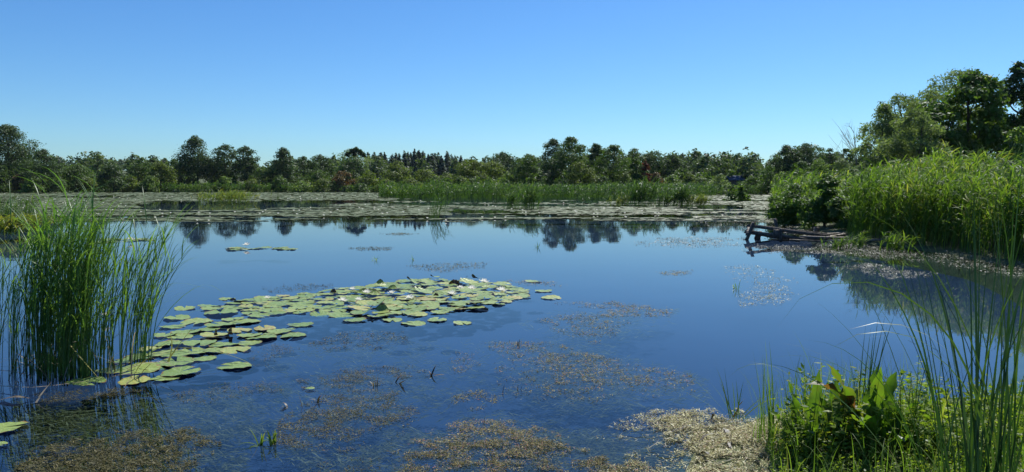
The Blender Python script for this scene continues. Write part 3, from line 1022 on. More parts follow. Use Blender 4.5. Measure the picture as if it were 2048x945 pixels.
# ------------------------------------------------------------------ reed beds
def reed_cloud(base, h, rng, n_leaf, lw, ll, lean_az=0.0, lean=0.12, stem_w=0.008, k=3, spread=0.5, toff=None):
    """many reeds: thin stems with arching leaves up their length, all leaning with the wind"""
    n = len(base)
    az = lean_az + rng.normal(size=n) * 0.6
    tilt = np.abs(rng.normal(size=n)) * lean
    bend = tilt * 1.2 + rng.random(n) * 0.15
    St = arcs(base, az, tilt, bend, h, 4)
    a2 = rng.random(n) * np.pi
    S = np.stack([np.cos(a2), np.sin(a2), 0 * a2], -1)
    Vs, Fs = ribbons(St, stem_w * np.array([1, 1, 0.8, 0.4])[None, :] * np.ones((n, 1)), S)
    parts = [(Vs, Fs, np.clip(0.25 + 0.3 * rng.random(len(Fs)), 0, 1))]
    m = n * n_leaf
    si = np.repeat(np.arange(n), n_leaf)
    f = 0.22 + 0.76 * rng.random(m)
    q = f * 3
    i0 = np.minimum(q.astype(int), 2)
    fr = (q - i0)[:, None]
    b = St[si, i0] * (1 - fr) + St[si, i0 + 1] * fr
    laz = lean_az + rng.normal(size=m) * (spread * 2.2)
    lt = 0.25 + 0.5 * rng.random(m)
    lb = 0.5 + 1.3 * rng.random(m)
    Lp = arcs(b, laz, lt, lb, ll * (0.6 + 0.7 * rng.random(m)), k)
    sd = unit(np.stack([-np.sin(laz), np.cos(laz), rng.normal(size=m) * 0.5], -1))
    prof = np.array([0.6, 1.0, 0.08]) if k == 3 else np.array([0.5, 1.0, 0.8, 0.05])
    Vl, Fl = ribbons(Lp, lw * prof[None, :] * (0.7 + 0.6 * rng.random((m, 1))), sd)
    to = 0 if toff is None else toff[si]
    tl = np.repeat(np.clip(rng.normal(size=m) * 0.2 + 0.36 + 0.12 * f + to, 0, 0.96), k - 1)
    parts.append((Vl, Fl, tl))
    return parts


def reed_bed(name, label, poly, n, h, mat, rng, kind='stuff', z=None, patchy=0.8, **kw):
    p = scatter(poly, n, rng)
    zz = land_z(p[:, 0], p[:, 1]) if z is None else np.full(n, z)
    zz = np.maximum(zz, -0.05)
    base = np.stack([p[:, 0], p[:, 1], zz], -1)
    stand = fbm(p[:, 0] * 0.3 + 11, p[:, 1] * 0.22 + 2, 3)
    hh = h * (0.76 + 0.36 * rng.random(n)) * (0.98 + patchy * 1.1 * (stand - 0.5))
    kw['toff'] = 1.1 * patchy * (fbm(p[:, 0] * 0.4 + 5, p[:, 1] * 0.3 + 40, 3) - 0.5)
    Vx, Fx, Tx = merge(reed_cloud(base, hh, rng, **kw))
    o = build(name, Vx, Fx, M[mat], None, Tx)
    return tag(o, label, None if kind else 'reeds', kind=kind)


rng = np.random.default_rng(21)
# right bank: a dense front, then a looser field behind
front = [(8.8, 10.6), (10.2, 14.4), (10.4, 18.5), (9.9, 21.4), (10.8, 24.0), (13.0, 26.5), (14.4, 28.5), (13.6, 24), (13.2, 20.5), (13.4, 17.5), (13.0, 13.2), (11.4, 9.0)]
reed_bed('reed_bed', 'dense green reed bed along the right bank', front, 4000, 1.82, 'reed_right', rng, n_leaf=9, lw=0.014, ll=0.42, lean=0.14, k=4, stem_w=0.006, spread=0.8)
gap_fill = [(10.9, 23.6), (13.2, 26.2), (14.6, 29.5), (15.5, 33), (14.2, 34.5), (13.0, 31.5), (12.6, 28.5), (11.4, 26.0)]
reed_bed('reed_bed', 'reeds between the waterside bushes of the right bank', gap_fill, 700, 1.7, 'reed_right', rng, n_leaf=9, lw=0.018, ll=0.42, lean=0.14, stem_w=0.006, spread=0.8)
back = [(13.0, 13.0), (13.4, 18), (13.8, 24), (15, 31), (17.4, 40), (21, 56), (36, 60), (40, 40), (30, 22), (20, 12)]
reed_bed('reed_bed', 'reed field behind the waterside reeds on the right bank', back, 4700, 1.5, 'reed_right', rng, n_leaf=8, lw=0.019, ll=0.45, lean=0.16, stem_w=0.007, spread=0.8)
tip = [(14.4, 39), (19.6, 56), (30, 85), (34, 84), (24, 55), (18, 38)]
reed_bed('reed_bed', 'reeds along the right bank towards the lagoon', tip, 900, 1.9, 'reed_right', rng, n_leaf=7, lw=0.035, ll=0.6, lean=0.14, stem_w=0.01)


def px_poly(pts):
    return [tuple(G(x, y)[:2]) for x, y in pts]


# central reed bed standing in the water
cen = [(-17.5, 96), (-10, 93), (0, 92), (10, 93), (18, 97), (24, 104), (36, 125), (30, 130), (16, 118), (0, 118), (-12, 120), (-20, 118)]
reed_bed('reed_bed', 'long green reed bed across the middle of the pond', cen, 5200, 1.78, 'reed_far', rng, z=-0.02, n_leaf=5, lw=0.05, ll=0.55, lean=0.08, stem_w=0.02)
reed_bed('reed_bed', 'short reeds at the left end of the central reed bed', px_poly([(758, 396), (795, 398), (795, 392), (760, 391)]), 260, 1.25, 'reed_far', rng, z=-0.02, n_leaf=5, lw=0.05, ll=0.5, lean=0.08, stem_w=0.02)
reed_bed('reed_bed', 'reed belt along the far left shore', [(-150, 186), (-97, 189), (-55, 188), (-52, 197), (-97, 199), (-150, 197)], 2600, 2.0, 'reed_far', rng, z=-0.02, n_leaf=5, lw=0.10, ll=0.8, lean=0.1, stem_w=0.03)
reed_bed('reed_bed', 'reed belt between the tall alders and the central reeds', [(-56, 188), (-30, 181), (-12, 166), (-10, 172), (-30, 190), (-55, 198)], 800, 1.6, 'reed_far', rng, z=-0.02, n_leaf=5, lw=0.09, ll=0.7, lean=0.1, stem_w=0.03)
reed_bed('reed_bed', 'reed belt on the lagoon shore below the hut', [(30, 136), (46, 134), (52, 122), (60, 118), (56, 146), (34, 150)], 1300, 1.7, 'reed_far', rng, z=0.0, n_leaf=5, lw=0.07, ll=0.7, lean=0.1, stem_w=0.025)
reed_bed('reed_bed', 'reed belt behind the point of the right bank', [(20, 58), (31, 86), (46, 116), (52, 112), (36, 80), (25, 56)], 900, 1.7, 'reed_right', rng, z=0.05, n_leaf=6, lw=0.05, ll=0.6, lean=0.1, stem_w=0.02)


def tussock(px, py, wpx, h, n, label, mat='reed_far', name='reed_tussock', cat='reeds', lean=0.1, lw=0.02, ll=0.5, n_leaf=5, dy=0.6, lean_az=0.0, seed=None, group='reed clumps standing in the pond', stem_w=0.012, tint_shift=0.0):
    rng = np.random.default_rng(int(px * 5 + py) if seed is None else seed)
    c = G(px, py)
    w = wpx / F_PX * c[1]
    u = rng.normal(size=(n, 2)) * np.array([w / 4, dy / 2])
    base = np.stack([u[:, 0], u[:, 1], np.full(n, -0.03)], -1)
    hh = h * (0.6 + 0.45 * rng.random(n))
    Vx, Fx, Tx = merge(reed_cloud(base, hh, rng, n_leaf=n_leaf, lw=lw, ll=ll, lean=lean, lean_az=lean_az, stem_w=stem_w))
    o = build(name, Vx, Fx, M[mat], None, np.clip(Tx + tint_shift, 0, 1))
    o.location = c
    return tag(o, label, cat, group)


tussock(1022, 419, 30, 1.35, 45, 'thin reed clump at the left of the pair before the central reeds', lw=0.022)
tussock(1055, 420, 34, 1.7, 75, 'thicker reed clump at the right of the pair before the central reeds', lw=0.022)
tussock(1285, 412, 66, 2.05, 150, 'tall leafy reed clump on the small island', lw=0.03, ll=0.7, dy=1.4)
tussock(1240, 412, 36, 0.8, 60, 'low yellowish sedge left of the tall reed clump on the island', mat='sedge', name='sedge_tussock', cat='sedge', lw=0.02, dy=1.2)
tussock(1330, 412, 46, 1.0, 70, 'low reeds between the two tall clumps of the island', lw=0.025)
tussock(1360, 412, 34, 1.7, 80, 'upright reed clump at the right of the island', lw=0.025, ll=0.6)
tussock(1392, 412, 50, 0.75, 70, 'arching sedge at the right end of the island', mat='sedge', name='sedge_tussock', cat='sedge', lw=0.02, ll=0.7, lean=0.35)
tussock(455, 404, 100, 1.0, 220, 'pale yellowish sedge islet beyond the left reeds', mat='sedge', name='sedge_tussock', cat='sedge', lw=0.025, ll=0.7, dy=3.0, lean=0.25)
tussock(870, 436, 26, 1.35, 26, 'slender reed wisp bent to the right in open water', lw=0.011, ll=0.55, lean=0.30, n_leaf=3, dy=0.3, stem_w=0.009)
tussock(1165, 402, 20, 0.75, 20, 'small wisp of reeds left of the island', lw=0.02)
tussock(1214, 407, 14, 1.0, 20, 'small upright reed wisp touching the island', lw=0.02)
# near the wooden wreck
tussock(1672, 499, 40, 0.28, 18, 'small green sprout of reeds in front of the wooden wreck', mat='reed_right', lw=0.012, ll=0.25, dy=0.2)
tussock(1712, 497, 34, 0.34, 18, 'reed sprout right of the wooden wreck', mat='reed_right', lw=0.012, ll=0.3, dy=0.3)
tussock(1790, 501, 50, 0.42, 30, 'short reeds at the foot of the right reed bed', mat='reed_right', lw=0.012, ll=0.3, dy=0.3)
# yellow sedge at the left edge
tussock(14, 466, 90, 0.55, 260, 'yellow green sedge cushion at the left frame edge', mat='sedge', name='sedge_tussock', cat='sedge', lw=0.02, ll=0.4, dy=2.5, lean=0.3, tint_shift=0.06, group='sedge at the left')
tussock(20, 446, 80, 1.1, 90, 'thin green reeds rising behind the yellow sedge cushion', mat='reed_far', lw=0.014, ll=0.45, dy=2.0)

# ------------------------------------------------------------------ lily pads
def pad_mesh(seed, curl=0.0, tear=0.0):
    rng = np.random.default_rng(seed)
    nseg, rings = 26, 4
    gap = 0.16 + 0.10 * rng.random()
    th = np.linspace(gap, 2 * np.pi - gap * 0.8, nseg)
    V, q = [], []
    a1, a2, p1, p2 = rng.uniform(0.02, 0.05), rng.uniform(0.015, 0.03), rng.random() * 6, rng.random() * 6
    for i in range(rings + 1):
        f = i / rings
        for t in th:
            el = 1 + 0.10 * np.cos(t) ** 2
            r = f * el * (1 + a1 * np.sin(3 * t + p1) * f + a2 * np.sin(7 * t + p2) * f)
            z = 0.02 * f + 0.05 * f ** 3 * np.sin(2 * t + p2) + 0.025 * f ** 4 * np.sin(9 * t + p1)
            if curl:
                lift = max(0.0, math.cos(t - p1)) * f
                z += curl * lift ** 2.2
                r *= 1 - 0.25 * curl * lift ** 2
            V.append((r * math.cos(t) + 0.0, r * math.sin(t), z))
    for i in range(rings):
        for j in range(nseg - 1):
            b0 = i * nseg + j
            q.append((b0, b0 + nseg, b0 + nseg + 1, b0 + 1))
    return make_mesh('lily_pad', np.array(V), np.array(q), M['pad'], None, True)


PADS = [pad_mesh(i) for i in range(9)]
CURLED = [pad_mesh(40 + i, 0.35 + 0.15 * i) for i in range(4)]
rng = np.random.default_rng(33)
pad_n = 0


def add_pad(x, y, r, label, group, z=None, tilt=0.02, curled=False, rz=None):
    global pad_n
    me = (CURLED if curled else PADS)[rng.integers(4 if curled else 9)]
    o = link('lily_pad', me)
    pad_n += 1
    o.location = (x, y, (0.004 + 0.012 * rng.random()) if z is None else z)
    o.rotation_euler = (rng.normal() * tilt, rng.normal() * tilt, rng.random() * 6.283 if rz is None else rz)
    o.scale = (r, r * rng.uniform(0.88, 1.02), r)
    tag(o, label, 'lily pad', group)
    return o


G1, G2, G3 = 'lily pads of the central raft', 'lily pads around the left reeds', 'single lily pads on open water'
taken = []


def px_pad(px, py, wpx, label, group, **kw):
    c = G(px, py)
    r = wpx / 2 / F_PX * c[1] * 0.95
    taken.append((c[0], c[1], r))
    return add_pad(c[0], c[1], r, label, group, **kw)


for (px, py, w, lab) in [
    (601, 651, 51, 'single lily pad on open water off the left front of the central raft'),
    (708, 642, 48, 'single lily pad in front of the left part of the central raft'),
    (785, 641, 42, 'left pad of the small trio in front of the central raft'),
    (827, 648, 53, 'largest pad of the small trio in front of the central raft'),
    (875, 641, 44, 'right pad of the small trio in front of the central raft'),
    (924, 647, 42, 'lone lily pad right of the small trio, with a raised white edge'),
    (1102, 597, 42, 'lone pale lily pad at the far right end of the raft'),
    (1087, 583, 36, 'upper of two touching pads near the right end of the raft'),
    (1067, 564, 34, 'thin far pad above the right end of the raft'),
    (469, 734, 68, 'large notched lily pad floating alone right of the left reeds'),
    (471, 701, 64, 'lily pad with a grass blade lying across its right edge'),
    (587, 673, 55, 'rightmost pad of the left raft, on open water'),
    (361, 747, 76, 'big pad overlapping a paler one below the left raft'),
    (330, 757, 64, 'paler pad half under the big pad below the left raft'),
    (268, 763, 62, 'yellow green pad with a clear notch in front of the left reeds'),
    (171, 766, 78, 'yellow green pad striped by reed shadows at the foot of the reeds'),
    (8, 858, 82, 'large yellow green pad cut by the left frame edge'),
    (0, 893, 30, 'sliver of a pad at the left frame edge near the bottom'),
    (455, 599, 38, 'single pad with a brown torn side above the left raft'),
    (406, 719, 50, 'yellowed small pad between the notched pad and the reeds'),
]:
    px_pad(px, py, w, lab, G3 if 'lone' in lab or 'single' in lab.lower() else G2 if px < 590 else G1)

left_pads = []
for (px, py, w) in [(228, 742, 70), (275, 741, 84), (353, 727, 76), (308, 735, 60), (562, 664, 56), (523, 677, 62), (530, 659, 50), (545, 668, 40), (370, 618, 46), (419, 613, 44), (441, 627, 70),
                    (353, 637, 55), (392, 645, 70), (440, 652, 62), (374, 665, 60), (430, 672, 60), (480, 662, 50), (400, 688, 72), (450, 690, 62), (340, 690, 60), (320, 708, 66),
                    (385, 706, 60), (430, 703, 50), (280, 716, 60), (345, 655, 50), (490, 645, 60), (500, 688, 46), (300, 700, 50), (240, 725, 56), (360, 675, 52), (330, 672, 50), (415, 660, 46), (465, 640, 50), (500, 672, 50), (350, 712, 56)]:
    left_pads.append((px_pad(px, py, w, 'pad', G2, tilt=0.03), 'overlapping pad'))

# dense raft: packed in the water area it covers
raft = np.array(px_poly([(405, 625), (470, 606), (560, 592), (640, 584), (720, 574), (780, 565), (870, 559), (940, 560), (1000, 568), (1050, 580), (1055, 596), (1000, 610), (960, 618), (900, 621), (860, 634), (800, 632), (740, 636), (660, 634), (600, 630), (500, 634), (440, 634)]))
cand = scatter(raft, 2600, rng)
kept = []
for (x, y) in cand:
    r = rng.uniform(0.085, 0.185)
    ok = all((x - a_) ** 2 + (y - b_) ** 2 > (0.72 * (r + c_)) ** 2 for a_, b_, c_ in kept)
    ok = ok and all((x - a_) ** 2 + (y - b_) ** 2 > (0.9 * (r + c_)) ** 2 for a_, b_, c_ in taken)
    if ok:
        kept.append((x, y, r))
raft_pads = []
for i, (x, y, r) in enumerate(kept):
    px_, py_ = to_px(np.array([x, y, 0.0]))
    thick = 640 < px_ < 1010
    if thick and rng.random() < 0.12:
        o = add_pad(x, y, r, 'pad', 'raised lily pads of the central raft', z=0.02 + 0.03 * rng.random(), tilt=0.12, curled=True)
        raft_pads.append((o, 'lifted dark pad'))
    else:
        o = add_pad(x, y, r, 'pad', G1, z=0.005 + (0.016 * rng.random() if thick else 0.006), tilt=0.06 if thick else 0.025)
        raft_pads.append((o, 'flat pad'))
MARKS = [(686, 611, 'white flower at the left front of the raft'), (718, 608, 'half open flower near the left front'), (822, 606, 'wide open flower beside the dark upright pads'),
         (904, 596, 'flower right of the dark upright pads'), (944, 585, 'second flower from the right in the raft'), (968, 572, 'highest standing flower'),
         (1003, 590, 'rightmost large flower of the raft'), (706, 585, 'flower at the back left of the raft'), (784, 594, 'small flower in mid raft'), (536, 604, 'lone flower at the left end of the raft'),
         (909, 566, 'brown crumpled leaf at the back'), (667, 583, 'brown knob at the back left'), (748, 586, 'brown folded leaf at the back'), (601, 651, 'single pad off the left front'),
         (827, 648, 'trio of pads in front'), (455, 599, 'brown torn pad above the left raft'), (469, 734, 'large notched lone pad'), (471, 701, 'pad crossed by a blade'), (587, 673, 'rightmost pad of the left raft'),
         (361, 747, 'big overlapping pad below the left raft'), (268, 763, 'notched yellow green pad by the reeds'), (432, 668, 'withered stub in the left raft'), (461, 664, 'dark upright stalk in the left raft')]
for (o, look) in left_pads:
    raft_pads.append((o, look))
near = {}
for (o, look) in raft_pads:
    qx, qy = to_px(np.array([o.location[0], o.location[1], 0.0]))
    best = min(MARKS, key=lambda m: (m[0] - qx) ** 2 + (3.0 * (m[1] - qy)) ** 2)
    dx, dy = qx - best[0], 3.0 * (qy - best[1])
    side = ('right of' if dx > 0 else 'left of') if abs(dx) > abs(dy) else ('in front of' if dy > 0 else 'behind')
    near.setdefault((look, side, best[2]), []).append((math.hypot(dx, dy), o))
ORD = ['nearest', 'second', 'third', 'fourth', 'fifth', 'sixth', 'seventh', 'eighth', 'ninth', 'tenth', 'eleventh', 'twelfth']
for (look, side, mk), lst in near.items():
    lst.sort(key=lambda t: t[0])
    for i, (_, o) in enumerate(lst):
        o['label'] = look + (' ' if len(lst) == 1 else ' %s ' % ORD[min(i, 11)]) + side + ' the ' + mk
# small far group
for k_ in range(16):
    px_ = 465 + 125 * rng.random()
    c = G(px_, 496 + 5 * rng.random())
    add_pad(c[0], c[1], rng.uniform(0.13, 0.2), 'lily pad of the thin streak of pads in mid pond', 'thin streak of lily pads in mid pond')
for k_ in range(22):
    c = G(rng.uniform(180, 300), 478 + 8 * rng.random())
    add_pad(c[0], c[1], rng.uniform(0.13, 0.2), 'lily pad in the streak seen through the left reeds', 'streak of lily pads behind the left reeds')


# flowers
def petal_ring(n, ln, wd, lift, off, rng):
    parts = []
    for i in range(n):
        a_ = off + i * 2 * np.pi / n
        c, s = math.cos(a_), math.sin(a_)
        rows = []
        for t, w in ((0.06, 0.25), (0.35, 0.85), (0.7, 0.8), (1.0, 0.06)):
            ra = ln * t * math.cos(lift * (0.6 + 0.5 * t))
            z = ln * t * math.sin(lift * (0.6 + 0.5 * t)) + 0.012
            for sgn in (-1, 0, 1):
                x, y = ra, sgn * w * wd / 2
                zz = z + abs(sgn) * 0.12 * wd
                rows.append((x * c - y * s, x * s + y * c, zz))
        q = []
        for r_ in range(3):
            for k_ in range(2):
                b0 = r_ * 3 + k_
                q.append((b0, b0 + 3, b0 + 4, b0 + 1))
        parts.append((np.array(rows), np.array(q), rng.random()))
    return merge(parts)


frng = np.random.default_rng(3)
v, f, t = petal_ring(9, 0.075, 0.030, 0.42, 0.0, frng)
OUT_ME = make_mesh('outer_corolla', v, f, M['petal'], t, True)
v, f, t = petal_ring(9, 0.062, 0.026, 0.95, 0.35, frng)
IN_ME = make_mesh('inner_corolla', v, f, M['petal'], t, True)
v, f, t = petal_ring(12, 0.026, 0.008, 1.1, 0.1, frng)
ST_ME = make_mesh('stamen_tuft', v, f, M['stamen'], t, True)
first = empty('water_lily_flower', (0, 0, 0))
link('outer_corolla', OUT_ME, first)
link('inner_corolla', IN_ME, first)
link('stamen_tuft', ST_ME, first)
tag(first, 'white water lily', 'flower')
used = False
for (px, py, s, lab) in [
    (686, 611, 1.0, 'open white water lily at the left front of the central raft'),
    (718, 608, 0.8, 'half open white water lily next to the left front flower'),
    (822, 606, 1.1, 'wide open white water lily beside the dark upright pads'),
    (904, 596, 0.95, 'white water lily right of the dark upright pads'),
    (921, 583, 0.8, 'white water lily on the back right of the raft'),
    (944, 585, 1.0, 'white water lily second from the right in the raft'),
    (968, 572, 1.15, 'white water lily standing highest at the back of the raft'),
    (1003, 590, 1.2, 'rightmost large white water lily of the raft'),
    (734, 593, 0.9, 'white water lily bud like bloom in the middle left of the raft'),
    (784, 594, 0.8, 'small white water lily in the middle of the raft'),
    (706, 585, 0.7, 'small white water lily at the back left of the raft'),
    (536, 604, 0.7, 'pale water lily alone at the left end of the raft'),
    (494, 494, 1.3, 'white water lily on the thin streak of pads in mid pond'),
    (262, 482, 1.3, 'white water lily seen through the left reeds'),
    (212, 640, 0.8, 'white water lily peeping between the reed stems'),
]:
    o = first if not used else copy_thing(first)
    used = True
    c = G(px, py + 3)
    o.location = (c[0], c[1], 0.055)
    o.rotation_euler = (frng.normal() * 0.12, frng.normal() * 0.12, frng.random() * 6)
    o.scale = (s * 1.15, s * 1.15, s * 1.1)
    tag(o, lab, 'flower', 'white water lilies')

# rotten leaves sticking up in the raft
for (px, py, w, h, lab) in [(909, 566, 24, 9, 'dark brown crumpled leaf at the back of the raft'), (667, 583, 13, 9, 'dark brown knob of rotten leaf at the back left of the raft'),
                            (739, 583, 10, 11, 'brown and white curled leaf standing up at the back of the raft'), (748, 586, 20, 8, 'brown folded leaf beside the curled white one'),
                            (872, 591, 12, 6, 'small brown leaf scrap in the right half of the raft'), (465, 600, 12, 4, 'brown torn flap on the single pad above the left raft'),
                            (432, 668, 8, 12, 'dark withered stub between pads of the left raft'), (461, 664, 10, 16, 'dark upright withered stalk in the left raft')]:
    r_ = np.random.default_rng(px)
    c = G(px, py + h / 2)
    W, Hh = w / F_PX * c[1], h / F_PX * c[1]
    u = np.linspace(-1, 1, 7)
    vv = np.linspace(0, 1, 4)
    U, Vv = np.meshgrid(u, vv, indexing='ij')
    Xx = U * W / 2 * (1 - 0.3 * Vv)
    Yy = 0.25 * W * np.sin(U * 3 + 1) * Vv + r_.normal(size=U.shape) * 0.06 * W + 0.15 * W * Vv
    Zz = Vv * Hh * (0.7 + 0.5 * r_.random(U.shape)) * (1 - 0.4 * U * U)
    Vp = np.stack([Xx, Yy, Zz], -1).reshape(-1, 3)
    q = np.array([(i * 4 + j, i * 4 + j + 1, i * 4 + 5 + j, i * 4 + 4 + j) for i in range(6) for j in range(3)])
    o = build('withered_leaf', Vp, q, M['brown_leaf'], None, r_.random(len(q)), True)
    o.location = (c[0], c[1], 0.012)
    tag(o, lab, 'dead leaf', 'withered leaves among the pads')

# ------------------------------------------------------------------ distant rafts: pads past picking apart
rng = np.random.default_rng(77)


def band_density(px, py):
    n = fbm(px / 210 + 3, py / 2.4 + 1, 3)
    n2 = fbm(px / 420 + 9, py / 9 + 4, 2)
    d = np.zeros_like(px)
    # far left sheet
    a_ = (py > 385.5) & (py < 404) & (px < 790)
    d = np.where(a_, 0.9, d)
    a_ = (py >= 402) & (py < 434 - 0.02 * np.abs(px - 150)) & (px < 300)
    d = np.where(a_, 0.85, d)
    a_ = (py >= 403) & (py < 418) & (px >= 280) & (px < 520)
    d = np.where(a_, 0.32 + 0.3 * smooth01(480, 520, px), d)
    a_ = (py >= 402) & (py < 420) & (px >= 520) & (px < 880)
    d = np.where(a_, 0.5, d)
    a_ = (py >= 416) & (py < 433 - 0.006 * np.abs(px - 620)) & (px >= 270) & (px < 900)
    d = np.where(a_, 0.88, d)
    a_ = (py >= 399) & (py < 418) & (px >= 860) & (px < 1400)
    d = np.where(a_, 0.45, d)
    a_ = (py >= 417) & (py < 442) & (px >= 900) & (px < 1420)
    d = np.where(a_, 0.30, d)
    a_ = (py >= 390) & (py < 402) & (px >= 1380) & (px < 1570)
    d = np.where(a_, 0.8, d)
    a_ = (py >= 400) & (py < 438) & (px >= 1390) & (px < 1600)
    d = np.where(a_, 0.5 + 0.3 * smooth01(1450, 1560, px), d)
    gap = np.exp(-((py - 404.5) / 1.4) ** 2) * (px > 940) * (px < 1200) + np.exp(-((py - 410) / 4.5) ** 2) * smooth01(270, 340, px) * (1 - smooth01(600, 720, px))
    gap = gap + np.exp(-((py - 423) / 3.0) ** 2) * smooth01(870, 920, px) * (1 - smooth01(960, 1010, px))
    return d * 1.35 - gap * 2.4 + (n - 0.5) * 3.4 + (n2 - 0.5) * 1.6 - 0.50 - 0.22 * smooth01(820, 1000, px), n


def far_points(n, y0, y1):
    py = rng.uniform(y0, y1, n)
    # even cover of the water: fewer per picture row near, more far
    px = rng.uniform(-30, 1640, n)
    return px, py


px, py = far_points(150000, 385.5, 444)
dens, nn = band_density(px, py)
keep = dens > rng.random(len(px)) * 0.6
px, py = px[keep], py[keep]
Yd = EYE * F_PX / (py - HZ) * 1.0
Xd = (px - CX) / F_PX * Yd
ins = in_poly(Xd, Yd, SHORE)
px, py, Xd, Yd = px[ins], py[ins], Xd[ins], Yd[ins]
n = len(Xd)
size = np.clip(0.12 + 0.0024 * Yd, 0.15, 0.6) * (0.7 + 0.6 * rng.random(n))
th = np.linspace(0, 2 * np.pi, 5, endpoint=False)
tl = rng.normal(size=(n, 2)) * 0.05
ox = size[:, None] * np.cos(th)[None, :]
oy = size[:, None] * np.sin(th)[None, :] * 0.9
oz = ox * tl[:, :1] + oy * tl[:, 1:] + 0.008 + 0.018 * rng.random((n, 1)) * (size[:, None] / 0.3)
Vd = np.stack([Xd[:, None] + ox, Yd[:, None] + oy, np.maximum(oz, 0.004)], -1).reshape(-1, 3)
Fd = np.arange(5 * n).reshape(n, 5)
pale = smooth01(850, 1450, px) * 0.25 + 0.1  # sun glare put into the tint: pads turn whiter to the right
tint = np.clip(0.32 + rng.normal(size=n) * 0.2 + pale, 0, 1)
tag(build('lily_raft', Vd, Fd, M['far_pads'], None, tint), 'far sheet of countless lily pads on the pond', kind='stuff')
print('far pads', n)

# tiny white flowers over the distant raft
one = make_mesh('water_lily_flower', *(lambda m: (m[0] * 1.0, m[1]))(petal_ring(7, 0.085, 0.06, 0.75, 0.2, frng)), M['petal'], np.full(42, 0.5), False)
idx = rng.permutation(n)
cnt = 0
for i in idx:
    if cnt >= 190:
        break
    if py[i] < 392 and rng.random() < 0.75:
        continue
    s = np.clip(0.75 + Yd[i] * 0.006, 0.9, 1.6)
    o = link('water_lily_flower', one)
    o.location = (Xd[i], Yd[i], 0.03)
    o.rotation_euler = (0, 0, rng.random() * 6)
    o.scale = (s, s, s)
    tag(o, 'tiny white water lily dotting the distant raft of pads', 'flower', 'white water lilies far out on the raft')
    cnt += 1


# ------------------------------------------------------------------ floating weed
def drift(name, label, poly_px, n, size, mat, rng, thr=0.5, sc=2.2, tilt=0.35, tint=(0.5, 0.28), zmax=0.012, long=0.3, amp=1.0, thin=0.42):
    poly = px_poly(poly_px)
    p = scatter(poly, n, rng)
    edge = -poly_dist(p[:, 0], p[:, 1], poly)
    span = np.ptp(np.array(poly)[:, 1])
    m = fbm(p[:, 0] * sc + 31, p[:, 1] * sc * 0.8 + 7, 4) * amp + 0.30 * smooth01(0, 0.22 * span, edge)
    fine = fbm(p[:, 0] * sc * 4.5 + 3, p[:, 1] * sc * 6 + 9, 3)
    m = m + (fine - 0.5) * 1.7
    p = p[m > thr + 0.08 + 0.19 * rng.normal(size=n)]
    p = p[rng.random(len(p)) < thin]
    n = len(p)
    lift = np.maximum(land_z(p[:, 0], p[:, 1]), 0)
    C = np.stack([p[:, 0], p[:, 1], lift + 0.003 + zmax * rng.random(n) ** 2], -1)
    Nn = unit(np.stack([rng.normal(size=n) * tilt, rng.normal(size=n) * tilt, np.ones(n)], -1))
    s = size * (0.5 + rng.random(n) ** 2)
    C[:, 2] += s * 0.25 * np.hypot(Nn[:, 0], Nn[:, 1])
    strand = rng.random(n) < 0.4
    s = np.where(strand, s * 1.9, s)
    Vx, Fx = diamonds(C, Nn, s, np.where(strand, 0.09, long)[:, None], rng)
    Vx[:, 2] = np.maximum(Vx[:, 2], np.repeat(lift, 4) + 0.0025)
    t = np.clip(tint[0] + tint[1] * rng.normal(size=n), 0, 1)
    o = build(name, Vx, Fx, M[mat], None, t)
    return tag(o, label, kind='stuff')


rng = np.random.default_rng(55)
FW = 'floating_weed'
drift(FW, 'speckled weed patch right of the central raft', [(1070, 640), (1150, 624), (1200, 628), (1265, 645), (1230, 672), (1190, 690), (1120, 668)], 6500, 0.012, 'drift', rng, 0.60)
drift(FW, 'thin pale weed streak right of the lone pad', [(1100, 606), (1230, 603), (1355, 618), (1340, 634), (1210, 634), (1180, 618)], 7500, 0.013, 'drift', rng, 0.64, tint=(0.62, 0.25))
drift(FW, 'long speckled weed patch before the middle of the pond', [(960, 686), (1100, 684), (1180, 708), (1270, 726), (1390, 752), (1390, 790), (1300, 796), (1180, 790), (1100, 764), (1040, 735)], 30000, 0.0095, 'drift', rng, 0.62, tint=(0.55, 0.28))
drift(FW, 'sparse crumbs left of and below the long weed patch', [(985, 730), (1060, 720), (1180, 780), (1260, 800), (1160, 812), (1000, 800)], 9000, 0.009, 'drift', rng, 0.74, tint=(0.4, 0.28))
drift(FW, 'weed patch with dark crumbs below the left raft', [(610, 690), (680, 664), (810, 664), (820, 686), (760, 702), (640, 706)], 7500, 0.0095, 'drift', rng, 0.64, tint=(0.3, 0.25))
drift(FW, 'ragged murky weed patch in the near middle of the pond', [(590, 760), (700, 735), (800, 726), (870, 748), (800, 780), (850, 830), (790, 890), (660, 912), (540, 890), (560, 840), (620, 800)], 60000, 0.008, 'murk', rng, 0.70, tint=(0.55, 0.3))
drift(FW, 'pale crumbs over the ragged murky weed patch', [(590, 760), (700, 735), (800, 726), (870, 748), (800, 780), (850, 830), (790, 890), (660, 912), (540, 890), (560, 840), (620, 800)], 22000, 0.006, 'drift', rng, 0.74, tint=(0.5, 0.25))
drift(FW, 'weed patch at the bottom middle of the photo', [(740, 935), (850, 862), (960, 830), (1060, 850), (1150, 880), (1230, 900), (1320, 935), (1340, 970), (720, 970)], 80000, 0.0075, 'drift', rng, 0.76, tint=(0.58, 0.3))
drift(FW, 'murky weed under the bottom middle patch', [(560, 970), (640, 925), (800, 900), (960, 870), (1200, 890), (1340, 970)], 40000, 0.009, 'murk', rng, 0.76, tint=(0.5, 0.28))
drift(FW, 'weed patch left of the bright mat', [(880, 790), (960, 780), (1010, 800), (960, 824), (890, 814)], 5200, 0.009, 'drift', rng, 0.66, tint=(0.4, 0.25))
